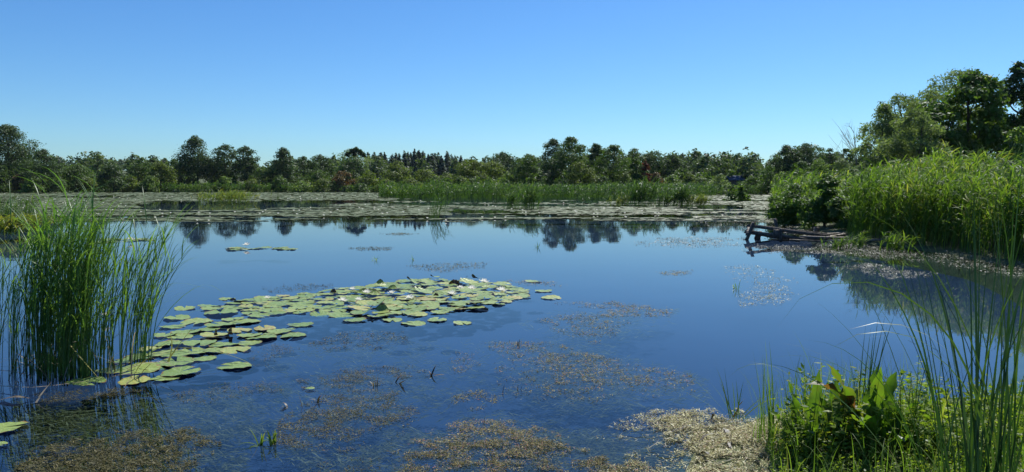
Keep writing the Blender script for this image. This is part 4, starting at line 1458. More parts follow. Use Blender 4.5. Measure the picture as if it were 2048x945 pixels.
drift(FW, 'small weed fleck between the patches', [(890, 720), (950, 686), (965, 735), (910, 750)], 3000, 0.009, 'drift', rng, 0.66)
drift(FW, 'murky weed bed at the bottom left', [(20, 970), (40, 905), (150, 872), (260, 862), (390, 856), (450, 880), (410, 930), (400, 970)], 60000, 0.010, 'murk', rng, 0.70, tint=(0.58, 0.3), sc=3)
drift(FW, 'murky weed at the foot of the left reeds', [(50, 790), (200, 772), (290, 783), (200, 802), (80, 816)], 8000, 0.011, 'murk', rng, 0.64, tint=(0.4, 0.25), sc=3)
drift(FW, 'thin weed strands right of the left reeds', [(320, 792), (420, 768), (550, 762), (570, 785), (460, 804), (340, 814)], 10000, 0.0075, 'murk', rng, 0.72, tint=(0.65, 0.25))
drift(FW, 'weed crumbs by the yellow grass right of the left reeds', [(490, 700), (560, 688), (610, 700), (560, 728), (500, 738)], 4500, 0.008, 'murk', rng, 0.66, tint=(0.75, 0.25))
drift(FW, 'bright bleached weed mat at the right bank edge', [(1290, 850), (1370, 824), (1480, 822), (1580, 845), (1640, 900), (1660, 1010), (1330, 1010), (1400, 910), (1320, 890)], 90000, 0.0095, 'pale_drift', rng, 0.59, tint=(0.52, 0.34), zmax=0.03, thin=0.75)
drift(FW, 'loose pale weed spreading left of the bright mat', [(1150, 905), (1220, 845), (1320, 818), (1430, 826), (1430, 1000), (1130, 1000), (1250, 910)], 60000, 0.008, 'pale_drift', rng, 0.67, tint=(0.40, 0.3))
drift(FW, 'sparkling weed patch in front of the wooden wreck, lower', [(1470, 590), (1500, 572), (1570, 570), (1600, 590), (1560, 612), (1480, 614)], 5200, 0.014, 'pale_drift', rng, 0.64, tint=(0.5, 0.25))  # white sparkle of the sun put in as pale flecks
drift(FW, 'sparkling weed patch in front of the wooden wreck, upper', [(1440, 535), (1500, 528), (1590, 553), (1610, 567), (1520, 573), (1460, 557)], 5200, 0.015, 'pale_drift', rng, 0.68, tint=(0.45, 0.25))
drift(FW, 'thin weed line on open water left of the sparkling patches', [(1310, 545), (1385, 540), (1385, 550), (1330, 552)], 1400, 0.016, 'drift', rng, 0.6, tint=(0.6, 0.2))
drift(FW, 'weed patch in mid pond above the raft', [(810, 532), (900, 524), (980, 524), (970, 537), (900, 547), (850, 544)], 5500, 0.016, 'drift', rng, 0.58, tint=(0.35, 0.25))
drift(FW, 'dark weed film above the left end of the raft', [(515, 575), (600, 567), (670, 569), (650, 581), (540, 586)], 3000, 0.013, 'drift', rng, 0.62, tint=(0.15, 0.2))
drift(FW, 'weed flecks beside the thin far pad', [(1005, 562), (1050, 559), (1140, 567), (1130, 574), (1050, 572)], 2000, 0.014, 'drift', rng, 0.6, tint=(0.6, 0.25))
drift(FW, 'dark weed streak in mid pond', [(695, 497), (740, 493), (790, 495), (780, 501), (720, 502)], 1800, 0.022, 'drift', rng, 0.55, tint=(0.2, 0.2))
drift(FW, 'dark thin weed streak near the far raft', [(755, 468), (800, 466), (840, 468), (800, 472)], 900, 0.03, 'drift', rng, 0.5, tint=(0.2, 0.2))
drift(FW, 'pale weed drift left of the wooden wreck', [(1250, 485), (1310, 476), (1420, 473), (1495, 477), (1495, 493), (1380, 497), (1280, 494)], 11000, 0.024, 'grey_drift', rng, 0.68, tint=(0.40, 0.25))
drift(FW, 'pale weed along the foot of the wooden wreck', [(1470, 488), (1560, 490), (1700, 500), (1700, 513), (1600, 507), (1490, 507)], 7500, 0.022, 'grey_drift', rng, 0.60, tint=(0.36, 0.28))
drift(FW, 'broad pale debris belt along the right reeds', [(1630, 490), (1700, 486), (1800, 500), (1900, 508), (2060, 530), (2080, 562), (1950, 542), (1850, 524), (1740, 516), (1650, 510)], 32000, 0.02, 'grey_drift', rng, 0.56, tint=(0.36, 0.28), zmax=0.04)
drift(FW, 'pale debris tongue in the shade of the right reeds', [(1680, 534), (1740, 526), (1800, 539), (1880, 546), (1860, 554), (1780, 559), (1730, 549)], 10000, 0.018, 'grey_drift', rng, 0.56, tint=(0.42, 0.28))
drift(FW, 'pale debris behind the wooden wreck', [(1520, 445), (1560, 439), (1600, 451), (1695, 456), (1695, 482), (1620, 477), (1550, 463)], 12000, 0.028, 'grey_drift', rng, 0.55, tint=(0.45, 0.25))
drift(FW, 'pale debris field in the lagoon narrows', [(1390, 440), (1440, 424), (1500, 417), (1545, 425), (1580, 446), (1520, 461), (1430, 463)], 12000, 0.036, 'grey_drift', rng, 0.64, tint=(0.38, 0.25))

def submerged(label, poly_px, n, ln, rng, thr=0.5):
    poly = px_poly(poly_px)
    p = scatter(poly, n, rng)
    span = np.ptp(np.array(poly)[:, 1])
    edge = -poly_dist(p[:, 0], p[:, 1], poly)
    m = fbm(p[:, 0] * 1.6 + 50, p[:, 1] * 2.2 + 3, 4) + 0.25 * smooth01(0, 0.25 * span, edge) + (fbm(p[:, 0] * 8, p[:, 1] * 10 + 70, 3) - 0.5) * 1.1
    p = p[m > thr + 0.15 * rng.normal(size=n)]
    n = len(p)
    C = np.stack([p[:, 0], p[:, 1], -0.012 - 0.10 * rng.random(n) ** 1.5], -1)
    Nn = unit(np.stack([rng.normal(size=n) * 0.25, rng.normal(size=n) * 0.25, np.ones(n)], -1))
    s_ = ln * (0.3 + rng.random(n) ** 2)
    ax = unit(np.stack([1 + 0 * p[:, 0], 0.9 * rng.normal(size=n), 0.1 * rng.normal(size=n)], -1))
    Vx, Fx = diamonds(C, Nn, s_, (0.05 + 0.10 * rng.random(n))[:, None], rng, ax)
    Vx[:, 2] = np.clip(Vx[:, 2], -0.25, -0.006)
    o = build('submerged_weed', Vx, Fx, M['sunk'], None, np.clip(0.5 + 0.3 * rng.normal(size=n), 0, 1))
    tag(o, label, kind='stuff')


rng = np.random.default_rng(808)
submerged('sunken weed strands around the near middle patch', [(540, 700), (760, 650), (920, 690), (1000, 760), (900, 900), (640, 940), (470, 880)], 26000, 0.045, rng, 0.62)
submerged('sunken weed strands under the bottom middle patch', [(620, 975), (760, 850), (1000, 815), (1200, 850), (1420, 850), (1440, 975)], 34000, 0.04, rng, 0.58)
submerged('sunken weed strands around the long weed patch', [(920, 676), (1120, 676), (1420, 745), (1420, 805), (1100, 815), (960, 760)], 20000, 0.045, rng, 0.60)
submerged('sunken weed strands in the shade of the left reeds', [(10, 975), (30, 800), (330, 780), (590, 760), (520, 860), (460, 975)], 30000, 0.045, rng, 0.56)
submerged('sunken weed strands around the patch right of the raft', [(1040, 640), (1140, 612), (1360, 612), (1350, 640), (1220, 695), (1100, 680)], 8000, 0.055, rng, 0.62)

# ------------------------------------------------------------------ wooden wreck of a jetty
rng = np.random.default_rng(8)
WY = 22.6
jet = empty('collapsed_jetty', tuple(G(1560, 477)))
jo = np.array(jet.location)
tag(jet, 'collapsed wooden jetty of dark beams lying on the water by the reeds', 'jetty')


def jbeam(name, p0, p1, w, h, mat='old_wood', **kw):
    Vb, q = box_beam(P(*p0) - jo, P(*p1) - jo, w * 0.82, h * 0.8, rng, **kw)
    build(name, Vb, q, M[mat], jet)


jbeam('beam', (1495, 451, 22.2), (1660, 474, 21.7), 0.10, 0.11)
jbeam('beam', (1490, 463, 22.4), (1600, 481, 22.1), 0.14, 0.16)
jbeam('beam', (1521, 454, 23.0), (1690, 474, 23.0), 0.11, 0.11)
jbeam('beam', (1512, 466, 22.0), (1640, 483, 21.8), 0.11, 0.10)
jbeam('crossbeam', (1494, 469, 21.9), (1499, 452, 23.2), 0.10, 0.10)
jbeam('post', (1492, 484, 22.0), (1507, 446, 22.0), 0.10, 0.10)
jbeam('post', (1516, 481, 22.5), (1520, 462, 22.5), 0.12, 0.12)
jbeam('brace', (1510, 480, 22.6), (1514, 469, 22.5), 0.08, 0.08)
jbeam('clamp_board', (1547, 467, 21.9), (1561, 468, 21.9), 0.07, 0.30)
jbeam('post', (1561, 484, 21.85), (1562, 458, 21.85), 0.08, 0.08)
jbeam('plank', (1600, 473, 21.6), (1760, 478, 21.0), 0.16, 0.04, 'grey_wood')
jbeam('plank', (1570, 466, 23.4), (1690, 471, 23.2), 0.18, 0.04, 'grey_wood')
jbeam('plank', (1620, 470, 23.8), (1692, 466, 24.4), 0.18, 0.04, 'grey_wood')
jbeam('plank', (1640, 476, 22.2), (1690, 468, 23.6), 0.16, 0.035, 'grey_wood')
jbeam('plank', (1540, 482, 21.9), (1500, 486, 21.9), 0.14, 0.05)
jbeam('plank', (1580, 480, 21.5), (1660, 483, 21.3), 0.14, 0.04)
jbeam('plank', (1655, 482, 21.2), (1800, 479, 20.2), 0.16, 0.06, 'grey_wood')
jbeam('beam', (1600, 476, 22.0), (1735, 481, 20.9), 0.10, 0.09)
jbeam('plank', (1530, 478, 22.6), (1575, 482, 21.9), 0.22, 0.05, 'grey_wood')
for (px, y0, y1, D, w, lab) in [(1554, 463, 438, 26.5, 0.09, 'leaning dark stake behind the wooden wreck'), (1633, 474, 455, 23.6, 0.13, 'short square stake among the pale planks')]:
    Vb, q = box_beam(P(px + (2 if px < 1600 else 0), y0 + 6, D), P(px - (4 if px < 1600 else 0), y1, D), w, w, rng, k=6)
    tag(build('wooden_stake', Vb, q, M['old_wood']), lab, 'stake', 'stakes by the wooden wreck')


# ------------------------------------------------------------------ left reed clump: single shoots
def leaf_ribbon(rng, ln, wd, az, tilt, bend, k=7, tint=0.4, mat='reed', power=1.4, twist=0.4):
    base = np.zeros((1, 3))
    Pt = arcs(base, np.array([az]), np.array([tilt]), np.array([bend]), np.array([ln]), k, power)
    s = np.linspace(0, 1, k)
    prof = np.clip(np.minimum(0.45 + 3 * s, 1.0) * (1 - s ** 2.4) + 0.02, 0.03, 1)
    tw = twist * rng.normal() * s
    side = np.array([-math.sin(az), math.cos(az), 0.0])
    T = unit(np.gradient(Pt[0], axis=0))
    nrm = np.cross(T, side)
    S = (np.cos(tw)[:, None] * side + np.sin(tw)[:, None] * nrm)[None]
    Vl, Fl = ribbons(Pt, (wd / 2 * prof)[None, :], S)
    tt = np.full(len(Fl), tint) + np.linspace(-0.05, 0.12, len(Fl))
    return make_mesh('leaf', Vl, Fl, M[mat], np.clip(tt, 0, 1), True)


rng = np.random.default_rng(15)
LEAVES = []
for i in range(26):
    az = rng.normal() * 0.55 + (math.pi if rng.random() < 0.18 else 0)
    LEAVES.append(leaf_ribbon(rng, rng.uniform(0.34, 0.66), rng.uniform(0.010, 0.016), az, rng.uniform(0.08, 0.42), rng.uniform(0.2, 1.7), tint=np.clip(rng.normal() * 0.16 + 0.36, 0, 0.95)))
STEMS = []
for i in range(14):
    lean = [0.05, 0.08, 0.12][i % 3] if i < 9 else [0.26, 0.4, 0.34, 0.6, 0.5][i - 9]
    hgt = rng.uniform(1.35, 1.75)
    az = rng.normal() * 0.5
    Pt = arcs(np.zeros((1, 3)), np.array([az]), np.array([lean * 0.5 * abs(rng.normal())]), np.array([lean + 0.18 * rng.random()]), np.array([hgt]), 7, 1.6)[0]
    r0 = rng.uniform(0.0035, 0.0055)
    Vt, Ft = tube(Pt, r0 * np.array([1.15, 1.05, 1.0, 0.9, 0.75, 0.5, 0.15]), 4, False)
    me = make_mesh('reed_shoot', Vt, Ft, M['reed'], np.full(len(Ft[0]), 0.2 + 0.2 * rng.random()), True)
    STEMS.append((me, Pt))
PROTO = []
for i, (me, Pt) in enumerate(STEMS):
    for v_ in range(2):
        o = link('reed_shoot', me)
        nl = int(rng.integers(4, 7))
        for j in range(nl):
            lf = link('leaf', LEAVES[rng.integers(len(LEAVES))], o)
            f = 0.2 + 0.78 * ((j + rng.random()) / nl) ** 0.8
            q = f * 6
            i0 = min(int(q), 5)
            pt = Pt[i0] * (1 - q + i0) + Pt[i0 + 1] * (q - i0)
            lf.location = tuple(pt)
            lf.rotation_euler = (0, 0, rng.normal() * 0.5)
        PROTO.append((o, i >= 9))
upr = [o for o, b in PROTO if not b]
ben = [o for o, b in PROTO if b]
fresh = set(o.name for o, _ in PROTO)


def shoot(px, py, s, bent, label, group):
    pool = ben if bent else upr
    src = pool[rng.integers(len(pool))]
    if src.name in fresh:
        fresh.discard(src.name)
        o = src
    else:
        o = copy_thing(src)
    c = G(px, py)
    o.location = (c[0], c[1], -0.06)
    o.rotation_euler = (rng.normal() * 0.035, rng.normal() * 0.04 + 0.02, rng.normal() * 0.35)
    o.scale = (s, s, s)
    tag(o, label, 'reed', group)


cnt = 0
for k_ in range(270):
    u = rng.random()
    px_ = 18 + 222 * (0.5 + 0.5 * np.clip(rng.normal() * 0.48, -1, 1)) if u < 0.85 else rng.uniform(10, 250)
    py_ = 726 + 34 * rng.random() - 0.04 * abs(px_ - 130)
    edge = min(max((px_ - 10) / 60, 0), 1)
    s = rng.uniform(0.66, 0.92) * (0.62 + 0.38 * edge) * (1.0 if px_ < 170 else 0.97)
    shoot(px_, py_, s, px_ > 150 and rng.random() < 0.35, 'slender green reed in the dense clump at the left', 'reeds of the dense left clump')
for k_ in range(40):
    shoot(rng.normal() * 14 + 272, 718 + 14 * rng.random(), rng.uniform(0.5, 0.86), rng.random() < 0.85, 'reed fanning to the right in the small tuft beside the dense clump', 'reeds of the small fanning tuft')
for k_ in range(22):
    shoot(rng.uniform(-60, 30), 720 + 50 * rng.random(), rng.uniform(0.45, 0.85), rng.random() < 0.3, 'sparse thin reed at the left frame edge', 'sparse reeds at the left frame edge')

drng = np.random.default_rng(404)
for k_ in range(46):
    c = G(15 + 270 * drng.random(), 728 + 38 * drng.random())
    lf = leaf_ribbon(drng, drng.uniform(0.25, 0.75), drng.uniform(0.006, 0.012), drng.random() * 6.28, drng.uniform(0.1, 1.3), drng.uniform(0.2, 1.8), 7, drng.uniform(0.3, 0.95), 'straw')
    lf.name = 'dead_reed'
    o = link('dead_reed', lf)
    o.location = (c[0], c[1], -0.01)
    tag(o, 'dead tan reed blade bent over at the foot of the left clump', 'dead reed', 'dead reed blades in the left clump')

# reeds flattened over the pads, and dry stalks at the clump's foot
for (pts, w, tint, mat, lab) in [
    ([(285, 712, .02), (330, 668, .20), (400, 655, .24), (480, 658, .16), (560, 672, .06)], 0.010, 0.4, 'reed', 'long green leaf arching over the left raft, its tip near the open water'),
    ([(290, 715, .02), (340, 690, .14), (420, 700, .12), (480, 715, .05), (512, 734, .01)], 0.012, 0.62, 'sedge', 'yellow green leaf lying across the raft towards the notched pad'),
    ([(280, 705, .02), (330, 640, .3), (410, 612, .42), (470, 622, .36), (520, 650, .2)], 0.009, 0.35, 'reed', 'green leaf arching high over the left raft'),
    ([(285, 715, .02), (350, 672, .12), (440, 665, .12), (520, 660, .06)], 0.010, 0.5, 'reed', 'flattened green leaf along the middle of the left raft'),
    ([(285, 716, .02), (330, 686, .1), (400, 676, .1), (470, 674, .05)], 0.011, 0.75, 'sedge', 'flattened yellowish leaf beside the foot of the fanning tuft'),
    ([(335, 724, .02), (350, 700, .10), (372, 672, .22), (390, 650, .3)], 0.011, 0.8, 'sedge', 'short yellow blade growing between the pads'),
    ([(338, 724, .02), (345, 690, .14), (340, 664, .24)], 0.009, 0.75, 'sedge', 'thin upright yellow blade between the pads'),
    ([(285, 705, .02), (340, 610, .45), (410, 560, .62), (452, 590, .5)], 0.008, 0.3, 'reed', 'thin leaf reaching far to the right of the tuft and dropping at its tip'),
    ([(278, 706, .02), (320, 560, .7), (370, 520, .85), (412, 508, .9)], 0.008, 0.3, 'reed', 'thin reed leaf pointing right at mid height of the clump'),
    ([(276, 706, .02), (310, 600, .5), (350, 560, .66), (420, 580, .6)], 0.008, 0.3, 'reed', 'thin drooping leaf below the one that points right'),
    ([(72, 806, .005), (85, 785, .06), (103, 764, .12)], 0.012, 0.85, 'straw', 'bent pale dry stalk in front of the left clump'),
    ([(0, 772, .03), (60, 776, .04), (120, 770, .06), (190, 760, .05)], 0.014, 0.75, 'straw', 'dry pale stalk lying along the foot of the clump'),
    ([(0, 800, .01), (30, 792, .04), (60, 797, .01)], 0.05, 0.2, 'straw', 'dark rotting stalk bundle at the left frame edge'),
    ([(140, 690, .3), (165, 720, .18), (200, 760, .05)], 0.010, 0.95, 'sedge', 'broken pale blade hanging down across the clump'),
]:
    base = G(*pts[0][:2])
    pp = []
    for (x, y, z) in pts:
        g = G(x, y, z)
        pp.append(g)
    pp = np.array(pp)
    tt = np.linspace(0, len(pp) - 1, 10)
    path = np.stack([np.interp(tt, np.arange(len(pp)), pp[:, i]) for i in range(3)], -1)
    for _ in range(2):
        path[1:-1] = (path[:-2] + 2 * path[1:-1] + path[2:]) / 4
    T = unit(np.gradient(path, axis=0))
    sd = unit(np.cross(T, np.array([0, 0, 1.0])))
    s = np.linspace(0, 1, 10)
    Vl, Fl = ribbons((path - base)[None], (w * 0.65 * np.clip(1 - s ** 2.5 + 0.05, 0.05, 1))[None], sd[None])
    o = build('reed_leaf' if mat != 'straw' else 'dry_stalk', Vl, Fl, M[mat], None, np.full(len(Fl), tint), True)
    o.location = base
    tag(o, lab, 'leaf' if mat != 'straw' else 'stalk', 'fallen leaves and stalks by the left clump')

# ------------------------------------------------------------------ sprigs and sticks in the water
rng = np.random.default_rng(91)


def sprig(px, py, n, h, label, mat='reed', lw=0.008, spread=0.9, tint=0.3, name='water_sprig', bend=0.8):
    c = G(px, py)
    root = empty(name, tuple(c))
    tag(root, label, 'sprig', 'sprigs standing in the water')
    for i in range(n):
        lf = link('blade', leaf_ribbon(rng, h * rng.uniform(0.5, 1.1), lw, rng.random() * 6.28, rng.uniform(0.05, spread), rng.uniform(0, bend), tint=np.clip(tint + 0.15 * rng.normal(), 0, 1), mat=mat), root)
        lf.location = (rng.normal() * h * 0.12, rng.normal() * h * 0.1, -0.01)


sprig(1476, 580, 3, 0.20, 'dark upright shoot with side leaves right of the pond middle', tint=0.1, spread=0.15, lw=0.012)
sprig(1470, 578, 9, 0.13, 'tuft of short slanting leaves left of the dark upright shoot', tint=0.2, spread=1.2, lw=0.012)
sprig(752, 521, 10, 0.16, 'short sprig of leaves in mid pond, left one', tint=0.2, spread=1.2, lw=0.012)
sprig(826, 521, 9, 0.14, 'short sprig of leaves in mid pond, right one', tint=0.2, spread=1.2, lw=0.012)
sprig(1075, 496, 9, 0.22, 'faint sprig of thin leaves on open water before the tree reflections', tint=0.1, spread=1.0, lw=0.012)
sprig(515, 890, 8, 0.14, 'green rosette with curved blades at the lower left', mat='grassy', tint=0.4, spread=1.1, lw=0.014, bend=1.4)
sprig(543, 888, 7, 0.15, 'leafy sprig with a reddish bud right of the green rosette', mat='grassy', tint=0.45, spread=0.9, lw=0.018, bend=1.0)
sprig(750, 772, 7, 0.09, 'little brown tuft poking out of the ragged weed patch', mat='straw', tint=0.45, spread=0.8, lw=0.008)
sprig(790, 765, 3, 0.15, 'looped dark leaves lying on the water beside the brown tuft', mat='straw', tint=0.15, spread=1.3, lw=0.02, bend=2.0)
sprig(860, 752, 4, 0.12, 'brown curled leaves at the right end of the ragged weed patch', mat='straw', tint=0.3, spread=1.3, lw=0.016, bend=2.0)
sprig(575, 815, 3, 0.10, 'bent dark leaf left of the ragged weed patch', mat='straw', tint=0.15, spread=1.4, lw=0.016, bend=1.8)
sprig(606, 815, 2, 0.12, 'thin dark bent stem left of the ragged weed patch', mat='straw', tint=0.05, spread=0.6, lw=0.008, bend=0.8)
sprig(635, 803, 3, 0.12, 'dark folded leaf on the left edge of the ragged weed patch', mat='straw', tint=0.15, spread=1.4, lw=0.018, bend=2.0)
sprig(1036, 690, 2, 0.07, 'right of two dark stubs above the long weed patch', mat='straw', tint=0.05, spread=0.1, lw=0.01)
sprig(1020, 684, 1, 0.06, 'left of two dark stubs above the long weed patch', mat='straw', tint=0.05, spread=0.2, lw=0.01)
sprig(1056, 752, 1, 0.08, 'dark hooked stem in the weed left of the long patch', mat='straw', tint=0.05, spread=0.4, lw=0.008, bend=1.2)
sprig(1006, 788, 1, 0.10, 'thin dark stem in the water below the long weed patch', mat='straw', tint=0.05, spread=0.15, lw=0.007)
sprig(1038, 780, 2, 0.09, 'crooked dark stem left of the long weed patch', mat='straw', tint=0.05, spread=0.5, lw=0.008, bend=1.2)
sprig(962, 848, 1, 0.16, 'tall dark stem over the bottom weed patch', mat='straw', tint=0.1, spread=0.1, lw=0.007)
sprig(934, 850, 1, 0.10, 'dark stub left of the tall dark stem', mat='straw', tint=0.05, spread=0.1, lw=0.008)
c = G(620, 780)
add_pad(c[0], c[1], 0.035, 'tiny pale green leaf floating left of the ragged weed patch', 'single lily pads on open water')

# ------------------------------------------------------------------ right foreground bank
rng = np.random.default_rng(123)


def zl(x, y):
    return float(max(land_z(np.array([x]), np.array([y]))[0], 0.0))


def ground_at(px, py):
    c = G(px, py, 0.0)
    for _ in range(4):
        c = G(px, py, zl(c[0], c[1]))
    return c


# ground cover of small leaves and blades on the bank
bank_poly = [(1.35, 3.7), (1.5, 4.3), (2.05, 4.75), (3.0, 4.9), (4.6, 5.3), (5.2, 4.6), (3.4, 3.0), (1.2, 3.2)]


def weeds(name, label, poly, n_st, h, leaf, per, mat, rng, asp=0.5):
    p = scatter(poly, n_st, rng)
    z = np.maximum(land_z(p[:, 0], p[:, 1]), 0)
    patch = fbm(p[:, 0] * 2.5 + 4, p[:, 1] * 2.5)
    hh = h * (0.35 + 0.9 * rng.random(n_st)) * (0.4 + 1.1 * patch)
    base = np.stack([p[:, 0], p[:, 1], z], -1)
    az = rng.random(n_st) * 6.283
    St = arcs(base, az, 0.25 * rng.random(n_st), 0.4 * rng.random(n_st), hh, 4)
    Vs, Fs = ribbons(St, np.full((n_st, 4), 0.0012) * np.array([1.3, 1, .8, .5]), np.stack([np.cos(az + 1.57), np.sin(az + 1.57), 0 * az], -1))
    m = n_st * per
    si = np.repeat(np.arange(n_st), per)
    q = (0.1 + 0.88 * rng.random(m)) * 3
    i0 = np.minimum(q.astype(int), 2)
    b = St[si, i0] * (1 - (q - i0))[:, None] + St[si, i0 + 1] * (q - i0)[:, None]
    d = unit(np.stack([rng.normal(size=m), rng.normal(size=m), 0.35 + 0.3 * rng.normal(size=m)], -1))
    s = leaf * (0.5 + 0.9 * rng.random(m))
    Nn = unit(np.cross(d, rand_unit(m, rng)) + np.array([0, 0, 0.7]))
    Vl, Fl = diamonds(b + d * s[:, None], Nn, s, asp, rng, d)
    Vx, Fx, Tx = merge([(Vs, Fs, np.full(len(Fs), 0.3)), (Vl, Fl, np.clip(0.45 + 0.25 * rng.normal(size=m) + 0.3 * (np.repeat(patch, per) - 0.5), 0, 1))])
    return tag(build(name, Vx, Fx, M[mat], None, Tx), label, kind='stuff')


weeds('undergrowth', 'low leafy weeds covering the near right bank', bank_poly, 3000, 0.13, 0.010, 12, 'weed', rng)
weeds('undergrowth', 'taller leafy weeds around the dock plants', px_poly([(1560, 945), (1590, 880), (1700, 870), (1850, 860), (1900, 900), (1880, 960), (1560, 970)]), 360, 0.33, 0.019, 15, 'weed', rng, 0.42)
weeds('undergrowth', 'small weeds under the right cattails', px_poly([(1850, 930), (1880, 860), (2060, 850), (2100, 960), (1900, 990)]), 300, 0.26, 0.018, 14, 'weed', rng, 0.55)


def grass(name, label, poly, n, h, w, mat, rng, lean=0.5, kind='stuff'):
    p = scatter(poly, n, rng)
    base = np.stack([p[:, 0], p[:, 1], np.maximum(land_z(p[:, 0], p[:, 1]), 0) - 0.01], -1)
    az = rng.random(n) * 6.283
    L_ = h * (0.4 + 0.8 * rng.random(n))
    Pt = arcs(base, az, lean * rng.random(n) * 0.6, lean * 2 * rng.random(n), L_, 6)
    Vl, Fl = ribbons(Pt, w / 2 * np.array([0.8, 1, 0.95, 0.75, 0.45, 0.05])[None, :] * np.ones((n, 1)), np.stack([-np.sin(az), np.cos(az), 0 * az], -1))
    t = np.repeat(np.clip(0.35 + 0.25 * rng.normal(size=n), 0, 1), 5)
    return tag(build(name, Vl, Fl, M[mat], None, t, True), label, kind=kind)


grass('grass', 'fine grass blades on the near right bank', bank_poly, 1700, 0.30, 0.005, 'grassy', rng, 0.7)
grass('grass', 'fine grass around the dock plants', px_poly([(1500, 900), (1560, 855), (1700, 850), (1880, 860), (1880, 930), (1540, 940)]), 520, 0.46, 0.0045, 'grassy', rng, 0.4)


def blade_plant(name, label, cat, px, py, blades, mat, group=None, z=None):
    """a tuft whose long blades are each a part: (azimuth, tilt, bend, length, width, tint)"""
    c = ground_at(px, py)
    root = empty(name, tuple(c))
    tag(root, label, cat, group)
    for (az, tilt, bend, ln, w, tint) in blades:
        lf = link('blade' if 'cattail' not in name else 'leaf', leaf_ribbon(rng, ln, w * 1.45, az, tilt, bend, 12, tint, mat, 1.8, 0.35), root)
        lf.location = (rng.normal() * 0.015, rng.normal() * 0.015, -0.01)
    return root


def rand_blades(n, az0, daz, tilt, bend, ln, w, tint):
    return [(az0 + daz * rng.normal(), rng.uniform(*tilt), rng.uniform(*bend), rng.uniform(*ln), rng.uniform(*w), np.clip(tint + 0.15 * rng.normal(), 0, 1)) for _ in range(n)]


GT = 'grass and sedge tufts at the near right bank'
blade_plant('sedge_tuft', 'green sedge tuft at the left end of the bank over the bright mat', 'sedge', 1470, 842,
            rand_blades(10, math.pi / 2, 1.2, (0.0, 0.5), (0.0, 0.5), (0.25, 0.42), (0.005, 0.008), 0.35)
            + [(math.pi, 0.75, 0.05, 0.50, 0.006, 0.4), (math.pi, 0.95, 0.2, 0.42, 0.006, 0.4), (math.pi, 1.35, 0.3, 0.40, 0.007, 0.5), (math.pi + 0.4, 1.2, 0.6, 0.4, 0.007, 0.6), (0.1, 0.7, 1.0, 0.4, 0.007, 0.5), (0.3, 0.9, 0.7, 0.36, 0.007, 0.6)], 'grassy', GT)
blade_plant('grass_tuft', 'tall thin grass with straight blades left of the dock plants', 'grass', 1545, 900,
            rand_blades(16, math.pi, 0.8, (0.0, 0.14), (0.0, 0.25), (0.35, 0.78), (0.004, 0.006), 0.3) + rand_blades(8, 0, 1.5, (0.2, 0.6), (0.3, 1.2), (0.3, 0.5), (0.004, 0.006), 0.5), 'grassy', GT)
blade_plant('grass_tuft', 'grass with nodding tips rising over the left dock plant', 'grass', 1640, 880,
            [(math.pi, 0.10, 0.5, 0.72, 0.006, 0.2), (math.pi, 0.16, 2.3, 0.86, 0.006, 0.2), (math.pi + 0.1, 0.2, 2.6, 0.84, 0.005, 0.2), (math.pi, 0.3, 1.2, 0.7, 0.005, 0.25)]
            + rand_blades(12, math.pi, 1.2, (0.0, 0.22), (0.0, 0.4), (0.35, 0.66), (0.003, 0.005), 0.4), 'grassy', GT)
blade_plant('grass_tuft', 'dark straight blades rising behind the right dock plant', 'grass', 1722, 880,
            rand_blades(9, 0.2, 0.3, (0.02, 0.22), (0.0, 0.3), (0.6, 0.9), (0.006, 0.009), 0.15) + rand_blades(6, 0, 1.5, (0.1, 0.4), (0.1, 0.9), (0.4, 0.6), (0.004, 0.006), 0.4), 'cattail', GT)
blade_plant('grass_tuft', 'loose pale grass falling over the weeds between dock and cattails', 'grass', 1870, 900,
            rand_blades(16, math.pi, 1.3, (0.2, 0.7), (0.5, 1.6), (0.3, 0.55), (0.004, 0.007), 0.6), 'grassy', GT)
blade_plant('grass_tuft', 'curved fine grass in front of the left dock plant', 'grass', 1600, 935,
            rand_blades(18, math.pi / 2, 1.8, (0.1, 0.6), (0.3, 1.4), (0.2, 0.42), (0.003, 0.005), 0.45), 'grassy', GT)


# dock plants with broad crinkled leaves
def dock_leaf(rng, ln, wd, az, tilt, bend, tint, fold=0.25):
    k, m = 13, 5
    Pt = arcs(np.zeros((1, 3)), np.array([az]), np.array([tilt]), np.array([bend]), np.array([ln]), k, 1.6)[0]
    T = unit(np.gradient(Pt, axis=0))
    a_ = az + rng.normal() * 0.5
    side = np.array([-math.sin(a_), math.cos(a_), 0])
    V = []
    ph = rng.random() * 6
    for i in range(k):
        s = i / (k - 1)
        w = wd / 2 * (0.10 if s < 0.14 else max(0.03, math.sin(math.pi * ((s - 0.14) / 0.86) ** 0.75) ** 0.75))
        nrm = np.cross(T[i], side)
        for j in range(m):
            u = -1 + 2 * j / (m - 1)
            cr = 0.34 * wd * abs(u) ** 2 * math.sin(i * 2.1 + ph + (1.3 if u > 0 else 0)) * (w / (wd / 2))
            V.append(Pt[i] + side * u * w * (1 - 0.1 * abs(u)) + nrm * (fold * abs(u) * w + cr))
    q = [(i * m + j, i * m + j + 1, (i + 1) * m + j + 1, (i + 1) * m + j) for i in range(k - 1) for j in range(m - 1)]
    return make_mesh('leaf', np.array(V), np.array(q), M['dock'], np.clip(np.full(len(q), tint) + 0.1 * rng.normal(size=len(q)), 0, 1), True)


